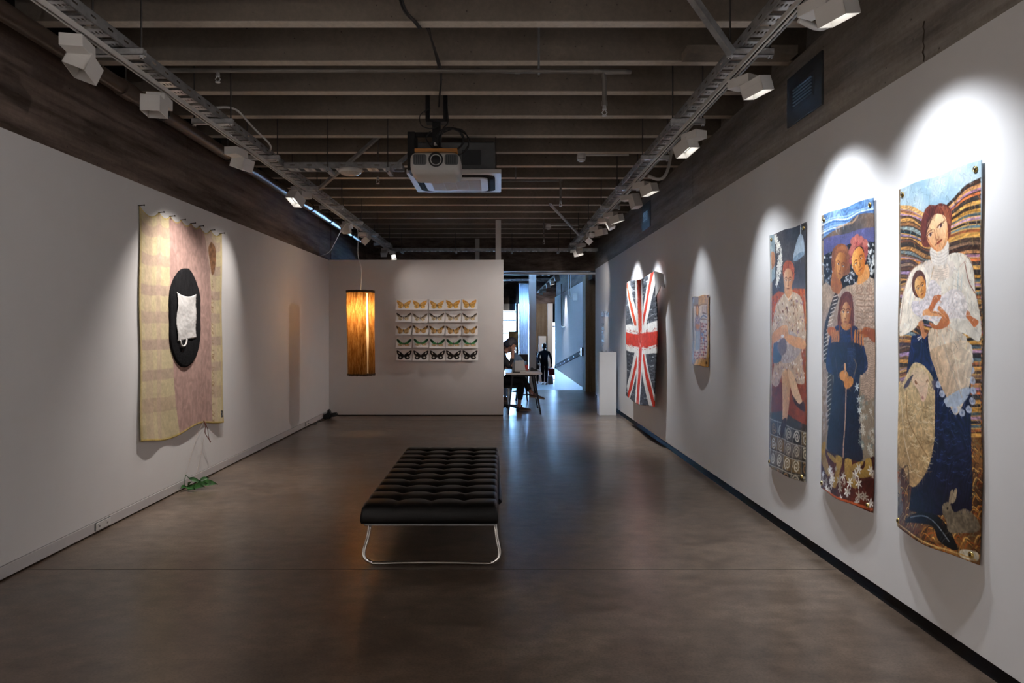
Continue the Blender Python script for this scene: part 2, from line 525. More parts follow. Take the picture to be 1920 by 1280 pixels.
# ================================================================== CEILING EQUIPMENT
# ---- cable trays: side rails, slotted rungs, channel bars on threaded rods
def rung_mesh(w, d):
    """slotted plate: w across the tray (x), d along it (y), lips turned up at both edges"""
    mb = MB()
    n = 7
    xs = [-w / 2 + w * i / (2 * n + 1) for i in range(2 * n + 2)]
    y0, y1, y2, y3 = -d / 2, -d / 5, d / 8, d / 2
    z = 0.0
    for (a, c) in ((y0, y1), (y2, y3)):
        mb.add([(xs[0], a, z), (xs[-1], a, z), (xs[-1], c, z), (xs[0], c, z)], [(0, 1, 2, 3)])
    for i in range(0, 2 * n + 1, 2):
        mb.add([(xs[i], y1, z), (xs[i + 1], y1, z), (xs[i + 1], y2, z), (xs[i], y2, z)], [(0, 1, 2, 3)])
    mb.add([(xs[0], y0, z), (xs[-1], y0, z), (xs[-1], y0 + .012, z + .02), (xs[0], y0 + .012, z + .02)], [(0, 1, 2, 3)])
    mb.add([(xs[0], y3, z), (xs[-1], y3, z), (xs[-1], y3 - .012, z + .02), (xs[0], y3 - .012, z + .02)], [(0, 1, 2, 3)])
    return mb

def side_rail(mb, p0, p1, h, inward, along='y'):
    """C-shaped side rail with a row of slots along its web"""
    L = (Vector(p1) - Vector(p0)).length
    n = max(2, int(L / 0.16))
    for i in range(n):
        a, c = L * i / n, L * (i + 1) / n
        s0, s1 = a + (c - a) * 0.35, a + (c - a) * 0.65
        parts = [(a, s0, 0, h), (s1, c, 0, h), (s0, s1, 0, h * 0.42), (s0, s1, h * 0.62, h)]
        for (u0, u1, z0, z1) in parts:
            x, y, z = p0
            if along == 'y':
                mb.add([(x, y + u0, z + z0), (x, y + u1, z + z0), (x, y + u1, z + z1), (x, y + u0, z + z1)], [(0, 1, 2, 3)])
            else:
                mb.add([(x + u0, y, z + z0), (x + u1, y, z + z0), (x + u1, y, z + z1), (x + u0, y, z + z1)], [(0, 1, 2, 3)])
    x, y, z = p0
    if along == 'y':
        mb.box(min(x, x + inward * .018), max(x, x + inward * .018), y, y + L, z + h - .002, z + h + .002)
        mb.box(min(x, x + inward * .012), max(x, x + inward * .012), y, y + L, z - .002, z + .001)
    else:
        mb.box(x, x + L, min(y, y + inward * .018), max(y, y + inward * .018), z + h - .002, z + h + .002)
        mb.box(x, x + L, min(y, y + inward * .012), max(y, y + inward * .012), z - .002, z + .001)
    return mb

TZ = 3.145
BARS = [1.4, 2.7, 4.0, 5.33, 6.45, 7.85, 9.08, 10.4, 11.7, 13.0]
rung_w = 0.165
rung_me = rung_mesh(rung_w, 0.105)
RUNG = None
def tray_along(x0, x1, y0, y1, label, bars, bx0, bx1, rodx):
    global RUNG
    t = thing('cable_tray', ((x0 + x1) / 2, y0, TZ), label, 'cable tray', 'cable trays under the ceiling')
    side_rail(MB(), (x0, y0, TZ), (x0, y1, TZ), 0.057, 1).build('side_rail', M['galv_dark'], t)
    side_rail(MB(), (x1, y0, TZ), (x1, y1, TZ), 0.057, -1).build('side_rail', M['galv_dark'], t)
    y = y0 + 0.08
    while y < y1 - 0.05:
        if RUNG is None:
            me = bpy.data.meshes.new('rung')
            me.from_pydata(rung_me.v, [], rung_me.f); me.update()
            me.materials.append(M['galv'])
            RUNG = me
        put('rung', RUNG, t, ((x0 + x1) / 2, y, TZ + 0.002))
        y += 0.16
    for by in bars:
        mb = MB()
        mb.box(bx0, bx1, by - 0.02, by + 0.02, TZ - 0.045, TZ - 0.041)
        mb.box(bx0, bx1, by - 0.02, by - 0.017, TZ - 0.045, TZ - 0.004)
        mb.box(bx0, bx1, by + 0.017, by + 0.02, TZ - 0.045, TZ - 0.004)
        mb.box(bx0, bx1, by - 0.02, by - 0.012, TZ - 0.007, TZ - 0.004)
        mb.box(bx0, bx1, by - 0.006, by - 0.004, TZ - 0.045, TZ - 0.006)
        mb.build('channel_bar', M['galv'], t)
        for rx in rodx:
            MB().cyl((rx, by, TZ - 0.06), (rx, by, 3.86), 0.006, seg=8).build('hanger_rod', M['rod'], t)
            MB().cyl((rx, by, TZ - 0.058), (rx, by, TZ - 0.045), 0.014, seg=6).build('nut', M['galv'], t)
    return t
tray_along(-2.343, -2.178, 1.0, 13.9, 'long galvanised cable tray running above the left track lights', BARS, -2.40, -2.08, (-2.385, -2.10))
tray_along(1.397, 1.562, 1.0, 13.9, 'long galvanised cable tray running above the right track lights', BARS, 1.335, 1.60, (1.35, 1.585))

def tray_across(y0, y1, x0, x1, z, label, rods):
    t = thing('cable_tray', (x0, (y0 + y1) / 2, z), label, 'cable tray', 'cable trays under the ceiling')
    side_rail(MB(), (x0, y0, z), (x1, y0, z), 0.057, 1, 'x').build('side_rail', M['galv_dark'], t)
    side_rail(MB(), (x0, y1, z), (x1, y1, z), 0.057, -1, 'x').build('side_rail', M['galv_dark'], t)
    x = x0 + 0.08
    while x < x1 - 0.05:
        o = put('rung', RUNG, t, (x, (y0 + y1) / 2, z + 0.002), (0, 0, R(90)))
        x += 0.16
    for rx in rods:
        MB().box(rx - 0.02, rx + 0.02, y0 - 0.04, y1 + 0.04, z - 0.04, z - 0.002).build('channel_bar', M['galv_dark'], t)
        MB().cyl((rx, y0 - 0.03, z - 0.05), (rx, y0 - 0.03, 3.86), 0.005, seg=8).build('hanger_rod', M['rod'], t)
    return t
tray_across(6.86, 7.025, -2.17, -0.98, 3.12, 'short cable tray crossing from left tray towards projector', (-1.72, -1.12))
tray_across(13.95, 14.115, -2.4, 2.0, 3.10, 'cable tray crossing the room beyond the partition', (-2.0, -0.9, 0.25, 1.2))
tray_across(22.6, 22.77, -2.0, 1.75, 3.13, 'far cable tray crossing the ceiling past the ramp', ())

# ---- white lighting tracks
def track(x0, x1, y0, y1, z, label, slot_side):
    t = thing('lighting_track', ((x0 + x1) / 2, y0, z), label, 'lighting track', 'lighting tracks')
    MB().box(x0, x1, y0, y1, z + 0.008, z + 0.027).build('track_body', M['track'], t)
    w_ = (x1 - x0)
    MB().box(x0, x0 + w_ * 0.3, y0, y1, z, z + 0.009).build('track_lip', M['track'], t)
    MB().box(x1 - w_ * 0.3, x1, y0, y1, z, z + 0.009).build('track_lip', M['track'], t)
    MB().box(x0 + w_ * 0.3, x1 - w_ * 0.3, y0 + .01, y1 - .01, z + 0.0072, z + 0.0082).build('track_slot', M['black_gap'], t)
    return t
TLX, TRX, TKZ = -2.2275, 1.4575, 3.073
track(-2.245, -2.21, -6.5, 13.9, TKZ, 'white lighting track along the left side', 1)
track(1.44, 1.475, -6.5, 13.9, TKZ, 'white lighting track along the right side', 1)
ft = track(1.60, 1.655, 18.2, 29.4, TKZ, 'white lighting track far off above the ramp', 1)
for y in (19, 22, 25, 28):
    MB().cyl((1.627, y, TKZ + .027), (1.627, y, 4.2), .008, seg=6).build('hanger_rod', M['rod'], ft)

# ---- track spotlights: adapter, gear box, tilting lamp head with lens
def rot_to(d, side):
    """matrix whose -Z is d; X as close to side as possible"""
    z = -Vector(d).normalized()
    x = Vector(side); x = (x - x.dot(z) * z).normalized()
    y = z.cross(x)
    return Matrix((x, y, z)).transposed()

def spotlight(tx, y, label, aim, power=0, angle=70, blend=0.9, gdir=1, size=1.0, swing=0.0, soft=0.03, col=(1.0, 0.97, 0.93), tz=None):
    z = TKZ if tz is None else tz
    t = thing('track_spotlight', (tx, y, z), label, 'spotlight', 'track spotlights')
    s = size
    MB().cyl((tx, y, z - 0.03), (tx, y, z - 0.0005), 0.018 * s, seg=10).build('adapter', M['lampwhite'], t)
    rz = Matrix.Rotation(swing, 3, 'Z')
    gc = Vector((tx, y, z - 0.012 - 0.03 * s)) + rz @ Vector((0, 0.03 * gdir * s, 0))
    MB().obox(gc, 0.105 * s, 0.17 * s, 0.06 * s, rz).build('gear_box', M['lampwhite'], t, bevel=0.003)
    hinge = gc + rz @ Vector((0, -0.10 * gdir * s, -0.038 * s))
    MB().cyl(gc + rz @ Vector((0, -0.075 * gdir * s, -0.01)), hinge, 0.012 * s, seg=8).build('hinge', M['lampwhite'], t)
    d = (Vector(aim) - hinge).normalized()
    rot = rot_to(d, rz @ Vector((1, 0, 0)))
    hc = hinge + d * 0.01
    hd = MB().obox(hc - d * 0.012 * s, 0.11 * s, 0.16 * s, 0.04 * s, rot).build('lamp_head', M['lampwhite'], t, bevel=0.002)
    hood = MB()
    for a_, b__, w__, l__ in ((-.053, 0, .004, .16), (.053, 0, .004, .16), (0, -.078, .11, .004), (0, .078, .11, .004)):
        hood.obox(hc + rot @ Vector((a_ * s, b__ * s, 0)) + d * 0.035 * s, w__ * s, l__ * s, 0.056 * s, rot)
    hood.build('hood', M['lampwhite'], hd)
    fc = hc + d * 0.0095 * s
    MB().obox(fc, 0.10 * s, 0.15 * s, 0.003, rot).build('lens_frame', M['black'], hd)
    MB().obox(fc + d * 0.003, 0.078 * s, 0.128 * s, 0.003, rot).build('lens', M['lens_on'] if power else M['lens_off'], hd)
    if power:
        l = bpy.data.lights.new('spot_lamp', 'SPOT')
        l.energy = power * SPOT_W
        l.spot_size = R(angle); l.spot_blend = blend
        l.shadow_soft_size = soft
        l.color = col
        lo = bpy.data.objects.new('spot_lamp', l)
        COL.objects.link(lo)
        lo.parent = t
        lo.location = (fc + d * 0.058 * s) - Vector(t.location)
        lo.rotation_euler = rot.to_euler()
    return t

LW, RW = XL, XR
COOL = (0.88, 0.93, 1.0)
WARM = (1.0, 0.92, 0.86)
# left track
spotlight(TLX - 0.06, 3.72, 'track spotlight nearest the camera on the left track, head turned down', (LW, 3.3, 0.9), 0, gdir=-1, swing=R(12), size=1.1)
spotlight(TLX - 0.05, 4.55, 'left track spotlight lying flat with a beige square glass', (-2.3, 4.5, 0.0), 0, gdir=1, swing=R(10), size=1.1)
spotlight(TLX - 0.05, 5.95, 'left track spotlight in front of the woven hanging', (LW, 6.25, 0.8), 92, 92, 1.0, gdir=-1, swing=R(-10), size=1.1, col=WARM)
spotlight(TLX - 0.03, 7.75, 'left track spotlight with bright lens below the brown pipe', (LW, 6.75, 1.0), 40, 80, 1.0, gdir=1, swing=R(-20), size=1.1, col=WARM)
spotlight(TLX - 0.02, 10.05, 'left track spotlight just above the pendant lamp cord', (-2.1, 9.8, 0.0), 0, gdir=1, size=1.1)
spotlight(TLX + 0.02, 11.1, 'left track spotlight over the corner of the partition, shining on the prints', (-0.3, YB, 1.2), 13, 75, 1.0, gdir=-1, size=1.1, col=WARM)
spotlight(TLX + 0.0, 13.2, 'lit left track spotlight just left of the brightest one, behind partition', (-2.2, 14.6, 1.0), 4, 70, gdir=1)
spotlight(TLX + 0.08, 13.7, 'brightest lit spotlight at the far end of the left track', (-1.6, 12.3, 1.2), 5, 70, gdir=-1)
# right track
spotlight(TRX + 0.07, 3.22, 'track spotlight at the top edge of the photo over the mother painting', (RW, 3.25, 0.75), 66, 100, 1.0, gdir=1, swing=R(25), size=0.95, col=COOL)
spotlight(TRX + 0.07, 4.22, 'right track spotlight in front of the large grey wall vent', (RW, 4.12, 0.8), 84, 92, 1.0, gdir=1, swing=R(30), size=0.95, col=COOL)
spotlight(TRX + 0.07, 5.45, 'right track spotlight with bright lens facing the room', (RW, 4.95, 0.8), 60, 72, 1.0, gdir=-1, swing=R(25), size=1.05, col=COOL)
spotlight(TRX + 0.07, 7.25, 'upper of two right track spotlights close together before the small vent', (RW, 7.0, 0.9), 42, 58, 1.0, gdir=1, swing=R(35), col=COOL)
spotlight(TRX + 0.07, 7.95, 'lower of two right track spotlights close together before the small vent', (-0.1, YB, 1.75), 75, 38, 1.0, gdir=1, swing=R(50), col=WARM)
spotlight(TRX + 0.05, 9.15, 'upper lit spotlight of the far pair on the right track', (RW, 9.1, 0.8), 130, 66, 1.0, gdir=1, swing=R(40), col=COOL)
spotlight(TRX + 0.05, 9.62, 'lower spotlight of the far pair on the right track', (LW, 9.75, 1.0), 36, 60, 1.0, gdir=1, swing=R(60), col=WARM)
spotlight(TRX + 0.03, 10.4, 'right track spotlight with small bright lens beyond the far pair', (RW, 10.6, 0.5), 165, 86, 1.0, gdir=1, swing=R(40), col=COOL)
spotlight(TRX + 0.02, 11.15, 'right track spotlight hanging down like a white tab', (-0.3, YB, 1.3), 40, 80, 1.0, gdir=-1, swing=R(10), col=WARM)
spotlight(TRX + 0.02, 12.5, 'track spotlight near the far end of the right track', (2.0, 15.6, 1.0), 26, 90, 1.0, gdir=-1, swing=R(20), col=WARM)
spotlight(TRX + 0.03, 13.35, 'last spotlight on the right track, lighting the wall text', (RW, 13.5, 0.9), 40, 34, 1.0, gdir=1, col=(1.0, 0.97, 0.9), swing=R(30))
for i, y in enumerate((19.6, 21.2, 23.0, 25.0, 27.0)):
    spotlight(1.63, y, ['nearest', 'second nearest', 'middle', 'second farthest', 'farthest'][i] + ' spotlight on the far track above the ramp', (RW, y, 0.6) if i < 3 else (1.75, 29.9, 1.3),
              (0, 70, 0, 0, 110)[i], 80, gdir=(-1) ** i, size=1.25, col=COOL if i < 3 else WARM)
# unseen lamps added on the tracks behind the camera to lift ambient light
for i, y in enumerate((1.6, -1.2, -4.2)):
    n_ = ['nearest', 'middle', 'farthest'][i]
    spotlight(TLX, y, 'unseen fill spotlight added on the left track behind the camera, %s' % n_, (LW, y - .3, 1.3), 420 if i else 130, 100, 1.0, col=WARM)
    if i == 0:      # this one is turned across the room and washes the near left wall
        spotlight(TRX, y, 'unseen fill spotlight added on the right track behind the camera, turned to the left wall', (LW, 3.9, 1.35), 46, 80, 1.0, col=WARM)
    else:
        spotlight(TRX, y, 'unseen fill spotlight added on the right track behind the camera, %s' % n_, (RW, y - .2, 1.3), 340, 95, 1.0, col=COOL)

# ---- large brown drain pipe along the left
pp = thing('drain_pipe', (-2.75, 0.5, 3.26), 'large glossy brown pipe running along the left wall under the ceiling', 'pipe')
MB().cyl((-2.75, -6.5, 3.26), (-2.75, 15.1, 3.26), 0.055, seg=24).build('pipe_body', M['pipe'], pp)
for y in (5.02, 5.55, 6.9, 9.9, 11.0, 12.6):
    w_ = 0.16 if y < 5.2 else 0.03
    MB().cyl((-2.75, y - w_ / 2, 3.26), (-2.75, y + w_ / 2, 3.26), 0.064, seg=24).build('pipe_collar', M['pipe'] if y < 5.2 else M['black'], pp)
    MB().cyl((-2.75, y, 3.32), (-2.75, y, 3.86), 0.006, seg=6).build('hanger_rod', M['rod'], pp)

# ---- sprinkler pipes
def sprinkler_head(mb, x, y, z):
    mb.cyl((x, y, z), (x, y, z - 0.03), 0.012, 0.016, 10)
    mb.tube([(x - .004, y, z - .03), (x - .018, y, z - .05), (x - .004, y, z - .07)], 0.004, 6)
    mb.tube([(x + .004, y, z - .03), (x + .018, y, z - .05), (x + .004, y, z - .07)], 0.004, 6)
    mb.cyl((x, y, z - .068), (x, y, z - .074), 0.018, seg=10)
sp = thing('sprinkler_pipe', (0.75, 4.89, 3.35), 'grey sprinkler pipe crossing the ceiling with an elbow and drop at its right end', 'pipe')
mb = MB().tube(spline([(-2.55, 4.89, 3.352), (0.69, 4.89, 3.348), (0.735, 4.89, 3.335), (0.75, 4.89, 3.29)], k=5) + [np.array((0.75, 4.89, 3.10))], 0.0165, 12)
mb.build('pipe_body', M['pipe_grey'], sp)
for x in (-0.16, 0.13, 0.69):
    MB().cyl((x - .018, 4.89, 3.35), (x + .018, 4.89, 3.35), 0.022, seg=12).build('coupling', M['pipe_grey'], sp)
MB().cyl((0.28, 4.89, 3.32), (0.28, 4.89, 3.86), 0.008, seg=8).build('pipe_clip', M['galv_dark'], sp)
MB().cyl((0.75, 4.89, 3.13), (0.75, 4.89, 3.10), 0.022, seg=12).build('coupling', M['pipe_grey'], sp)
mb = MB(); sprinkler_head(mb, 0.75, 4.89, 3.10); mb.build('sprinkler_head', M['galv'], sp)
mb = MB(); sprinkler_head(mb, -2.02, 4.89, 3.34); mb.build('sprinkler_head', M['galv'], sp)
sp2 = thing('sprinkler_pipe', (0.76, 8.5, 3.35), 'thin far sprinkler pipe with a short drop right of the ceiling cassette', 'pipe')
MB().tube(spline([(-0.2, 8.5, 3.35), (0.70, 8.5, 3.35), (0.745, 8.5, 3.34), (0.757, 8.5, 3.30)], k=5) + [np.array((0.757, 8.5, 3.10))], 0.014, 10).build('pipe_body', M['pipe_grey'], sp2)
MB().cyl((0.2, 8.5, 3.35), (0.2, 8.5, 3.86), 0.006, seg=6).build('pipe_clip', M['galv_dark'], sp2)
mb = MB(); sprinkler_head(mb, 0.757, 8.5, 3.10); mb.build('sprinkler_head', M['galv'], sp2)
sp3 = thing('sprinkler_pipe', (0.80, 12.4, 3.2), 'tiny farthest sprinkler drop beside the far smoke detector', 'pipe')
MB().cyl((0.80, 12.4, 3.86), (0.80, 12.4, 3.12), 0.014, seg=8).build('pipe_body', M['pipe_grey'], sp3)
mb = MB(); sprinkler_head(mb, 0.80, 12.4, 3.12); mb.build('sprinkler_head', M['galv'], sp3)
sp4 = thing('ceiling_sprinkler', (-1.28, 7.35, 3.2), 'small sprinkler head dropping behind the left ceiling strut', 'sprinkler')
MB().cyl((-1.33, 7.45, 3.86), (-1.33, 7.45, 3.16), 0.010, seg=8).build('drop_pipe', M['pipe_grey'], sp4)
mb = MB(); sprinkler_head(mb, -1.33, 7.45, 3.16); mb.build('deflector', M['galv'], sp4)

# ---- smoke detectors on their conduits
def smoke(x, y, z, x1, label, r=0.05):
    t = thing('smoke_detector', (x, y, z), label, 'smoke detector')
    MB().lathe((x, y, z), [(r * .5, -.055), (r * .8, -.045), (r, -.02), (r, 0.0), (r * .9, .012), (r * .9, .03)], 20).build('detector_body', M['plastic'], t)
    MB().lathe((x, y, z), [(r * .82, -.034), (r * .93, -.034), (r * .93, -.028), (r * .82, -.028)], 20).build('vent_ring', M['black'], t)
    MB().cyl((x, y + .01, z + .02), (x1, y + .01, z + .02), 0.011, seg=8).build('conduit', M['track'], t)
smoke(0.885, 7.4, 3.37, 1.40, 'white smoke detector on a conduit left of the right cable tray')
smoke(0.86, 12.1, 3.32, 1.4, 'small far smoke detector beneath the ceiling beyond the partition end')

# ---- ceiling cassette air conditioner
ac = thing('ceiling_cassette', (-0.46, 7.3, 3.06), 'white square air conditioning cassette with grey steel box behind the projector', 'air conditioner')
x0, x1, y0, y1, z0 = -0.935, 0.015, 6.83, 7.78, 3.058
def rrect(cx, cy, hx, hy, r, n=6):
    out = []
    for sx, sy, a0 in ((1, 1, 0), (-1, 1, 90), (-1, -1, 180), (1, -1, 270)):
        for i in range(n + 1):
            a = R(a0 + 90 * i / n)
            out.append((cx + sx * (hx - r) + r * math.cos(a), cy + sy * (hy - r) + r * math.sin(a)))
    return out
cx, cyy = (x0 + x1) / 2, (y0 + y1) / 2
MB().prism(rrect(cx, cyy, .475, .475, .02), 'z', z0, z0 + 0.045).build('fascia_panel', M['plastic'], ac, bevel=0.004)
MB().prism(rrect(cx, cyy, .41, .41, .11), 'z', z0 - 0.004, z0 + 0.01).build('air_slot', M['black_gap'], ac)
MB().prism(rrect(cx, cyy, .335, .325, .07), 'z', z0 - 0.018, z0 - 0.002).build('intake_panel', M['plastic'], ac, bevel=0.004)
M['grille'] = plain('cream_intake_grille', (0.62, 0.58, 0.5), 0.6, var=0.06, nscale=30)
gr = MB().box(cx - .26, cx + .26, cyy - .25, cyy + .25, z0 - 0.021, z0 - 0.018).build('intake_grille', M['grille'], ac)
for k in range(3):
    MB().box(cx - .26 + .13 * (k + 1) - .002, cx - .26 + .13 * (k + 1) + .002, cyy - .25, cyy + .25, z0 - .023, z0 - .021).build('grille_bar', M['plastic'], gr)
for sx in (-1, 1):
    MB().prism([(cx + sx * .36, cyy - .27), (cx + sx * .39, cyy - .25), (cx + sx * .39, cyy + .25), (cx + sx * .36, cyy + .27)], 'z', z0 - .008, z0 - .003).build('louvre', M['black_gap'], ac)
MB().box(cx - .41, cx + .41, cyy - .41, cyy + .41, z0 + .046, z0 + .33).build('steel_box', M['greybox'], ac, bevel=0.006)
bx = MB().box(cx + .08, cx + .27, cyy - .418, cyy - .41, z0 + .10, z0 + .25).build('cover_plate', M['vent'], ac, bevel=0.002)
MB().box(cx + .31, cx + .40, cyy - .40, cyy + .1, z0 + .07, z0 + .34).build('drain_housing', M['vent'], ac, bevel=0.004)
for sx in (-1, 1):
    for sy in (-1, 1):
        MB().cyl((cx + sx * .42, cyy + sy * .36, z0 + .05), (cx + sx * .42, cyy + sy * .36, 3.86), 0.005, seg=6).build('hanger_rod', M['rod'], ac)

# ---- projector on its ceiling bracket
pj = thing('projector', (-0.56, 6.0, 2.81), 'white video projector with round black lens hung upside down from a black bracket', 'projector')
px, py0, py1, pz0, pz1 = -0.555, 5.82, 6.22, 2.825, 3.02
prof = []
for (hx, hz0, hz1, y) in ((.185, .035, .165, py0), (.208, .012, .185, py0 + .02), (.214, .0, .195, py0 + .09), (.214, .0, .195, py1 - .04), (.20, .02, .18, py1)):
    ring = []
    for (sx, sz, a0) in ((1, 1, 0), (-1, 1, 90), (-1, -1, 180), (1, -1, 270)):
        for i in range(6):
            a = R(a0 + 90 * i / 5)
            r = .055
            cz = (pz0 + hz0 + pz0 + hz1) / 2; hz = (hz1 - hz0) / 2
            ring.append((px + sx * (hx - r) + r * math.cos(a), y, cz + sz * (hz - min(r, hz * .95)) + min(r, hz * .95) * math.sin(a)))
    prof.append(ring)
mb = MB(); n = len(prof[0])
vs_ = [p for r_ in prof for p in r_]; fs = []
for i in range(len(prof) - 1):
    for k in range(n):
        fs.append((i * n + k, i * n + (k + 1) % n, (i + 1) * n + (k + 1) % n, (i + 1) * n + k))
mb.add(vs_, fs, True); mb.add(prof[0], [tuple(range(n))]); mb.add(prof[-1], [tuple(range(n))[::-1]])
body = mb.build('projector_body', M['plastic'], pj)
lx, lz = -0.545, 2.945
ln = MB().lathe((lx, py0 - .012, lz), [(.062, .03), (.062, 0.0), (.052, 0.0), (.046, .02)], 28, 'y').build('lens_ring', M['black'], pj)
MB().lathe((lx, py0 - .0, lz), [(.046, .004), (.034, -.004), (.018, -.008), (0.0, -.009)], 24, 'y').build('lens_glass', M['blackmetal'], ln)
for sx in (-1, 1):
    gx = px + sx * .135 + .008
    g = MB().prism(rrect(gx, lz, .058, .045, .02), 'y', py0 - .006, py0 + .004).build('grille', M['greybox'], pj)
    for k in range(6):
        MB().box(gx - .045 + k * .016, gx - .037 + k * .016, py0 - .010, py0 - .005, lz - .038, lz + .038).build('grille_slat', M['vent'], g)
MB().box(px - .175, px + .19, py0 + .03, py1 - .05, pz1 + .0, pz1 + .03).build('mount_board', M['wood'], pj, bevel=0.003)
MB().box(px - .035, px + .035, 5.97, 6.05, pz1 + .03, 3.32).build('mount_pole', M['blackmetal'], pj)
MB().box(px - .09, px + .10, 5.95, 6.06, 3.31, 3.335).build('bracket_foot', M['blackmetal'], pj)
for x in (px - .078, px + .078):
    MB().box(x - .018, x + .018, 5.98, 6.03, 3.33, 3.87).build('bracket_post', M['blackmetal'], pj)
MB().box(px - .02, px + .02, 5.95, 5.968, 3.10, 3.13).build('clamp_label', M['plastic'], pj)
# coiled cable
def coil(cx, y, cz, r, k, seed):
    q = random.Random(seed)
    pts = []
    for i in range(int(30 * k)):
        a = 2 * math.pi * i / 30
        rr = r * (1 + .06 * math.sin(i * .7 + seed))
        pts.append((cx + rr * math.cos(a), y + .006 * (i / 30) + q.uniform(-.003, .003), cz + rr * 0.85 * math.sin(a)))
    return pts
cb = MB()
cb.tube(coil(-0.43, 5.9, 3.14, .115, 3.0, 1), 0.006, 6)
cb.tube(coil(-0.40, 5.94, 3.13, .135, 2.0, 2), 0.005, 6)
cb.tube(spline([(-.60, 5.93, 3.42), (-.69, 5.93, 3.36), (-.68, 5.93, 3.27), (-.60, 5.92, 3.24), (-.52, 5.92, 3.26)], k=8), 0.004, 6)
cb.tube(spline([(-.46, 5.93, 3.45), (-.45, 5.93, 3.30), (-.50, 5.92, 3.22), (-.52, 5.95, 3.05)], k=8), 0.005, 6)
cb.tube(spline([(-.60, 5.93, 3.22), (-.64, 5.93, 3.16), (-.60, 5.93, 3.09), (-.55, 5.95, 3.05)], k=8), 0.006, 6)
cb.build('cable_coil', M['black'], pj)
MB().box(-.86, -.79, 6.35, 6.6, 2.98, 3.34).build('side_box', M['black'], pj, bevel=0.006)
MB().box(-.80, -.55, 6.38, 6.42, 3.30, 3.34).build('side_arm', M['blackmetal'], pj)

# black cables hanging along the ceiling towards the projector
hc = thing('ceiling_cable', (-0.6, 4.4, 3.45), 'black cable sagging below the ceiling beam towards the projector', 'cable')
for dx in (0, .014):
    MB().tube(spline([(-.60 + dx, 3.9, 3.52), (-.585 + dx, 4.1, 3.43), (-.545 + dx, 4.30, 3.44), (-.525 + dx, 4.42, 3.45)], k=8), 0.007, 6).build('cable_strand', M['black'], hc)
    MB().tube(spline([(-.475 + dx, 4.44, 3.46), (-.46, 4.6, 3.45), (-.45 + dx, 5.0, 3.43), (-.455, 5.3, 3.44), (-.50, 5.68, 3.44), (-.53, 5.95, 3.44)], k=8), 0.008, 6).build('cable_strand', M['black'], hc)

# ---- struts
st = thing('ceiling_strut', (1.36, 3.98, 3.10), 'grey diagonal steel strut bracing the right cable tray near the camera', 'strut', 'diagonal ceiling struts')
MB().bar((0.55, 3.55, 3.86), (1.345, 3.96, 3.10), 0.04, 0.04).build('channel', M['galv_dark'], st)
st = thing('ceiling_strut', (1.36, 11.2, 3.10), 'thin bright diagonal strut at the far part of the right tray', 'strut', 'diagonal ceiling struts')
MB().bar((0.78, 10.6, 3.44), (1.34, 11.6, 3.11), 0.03, 0.03).build('channel', M['galv'], st)
st = thing('ceiling_strut', (-2.1, 7.9, 3.08), 'diagonal strut rising from the left tray past the round emergency light', 'strut', 'diagonal ceiling struts')
MB().bar((-2.08, 7.85, 3.11), (-1.25, 7.3, 3.60), 0.035, 0.035).build('channel', M['galv_dark'], st)
st = thing('ceiling_strut', (-1.1, 7.3, 3.3), 'short diagonal strut between the cross tray and the projector', 'strut', 'diagonal ceiling struts')
MB().bar((-1.12, 7.12, 3.17), (-0.80, 7.05, 3.42), 0.035, 0.035).build('channel', M['galv_dark'], st)

# round emergency light under the cross tray
el = thing('emergency_light', (-1.51, 6.9, 3.05), 'round white emergency light with clear glass under the cross tray', 'light')
MB().lathe((-1.49, 6.8, 3.06), [(.05, .05), (.115, .03), (.12, .01), (.105, -.005)], 28).build('housing', M['plastic'], el)
MB().lathe((-1.49, 6.8, 3.06), [(.104, -.004), (.085, -.02), (.05, -.03), (0, -.034)], 28).build('glass_cover', M['lens_off'], el)

# white cable lying over the edge of the left tray
wc = thing('white_cable', (-2.15, 6.0, 3.2), 'loose white cable looping over the edge of the left cable tray', 'cable')
MB().tube(spline([(-2.2, 5.3, 3.22), (-2.13, 5.5, 3.27), (-2.13, 5.9, 3.24), (-2.12, 6.3, 3.20), (-2.2, 6.5, 3.18)], k=8), 0.009, 8).build('cable_body', M['plastic'], wc)
# corner elbow conduits by the right tray
for i, (y, lab) in enumerate(((3.42, 'white conduit elbow beside the top right spotlight'), (6.9, 'small white conduit loop under the right cable tray'))):
    t = thing('conduit_elbow', (1.55, y, 3.1), lab, 'conduit')
    MB().tube(spline([(1.50, y, 3.05), (1.60, y + .02, 3.02), (1.68, y + .06, 3.06), (1.74, y + .1, 3.2), (1.78, y + .1, 3.46)], k=6), 0.016, 10).build('conduit_bend', M['track'], t)

# ---- wall vents
def vent(y0, y1, z0, z1, label):
    X = XR + 0.012
    t = thing('wall_vent', (X, (y0 + y1) / 2, z0), label, 'vent', 'wall vents')
    MB().box(X - .014, X, y0, y1, z0, z1).build('vent_plate', M['vent'], t, bevel=0.004)
    ym, zm = (y0 + y1) / 2, (z0 + z1) / 2
    MB().box(X - .018, X - .013, ym - .165, ym + .165, zm - .08, zm + .085).build('vent_rim', M['vent'], t, bevel=0.002)
    MB().box(X - .0185, X - .0175, ym - .147, ym + .147, zm - .064, zm + .068).build('vent_opening', M['black'], t)
    for k in range(6):
        z = zm - .056 + k * .022
        MB().obox((X - .022, ym, z), .012, .294, .003, Matrix.Rotation(R(35), 3, 'Y')).build('louvre', M['vent'], t)
vent(4.45, 4.99, 2.965, 3.32, 'large dark grey wall vent high on the right concrete band')
vent(9.54, 10.08, 2.94, 3.31, 'small far dark vent on the right concrete band')
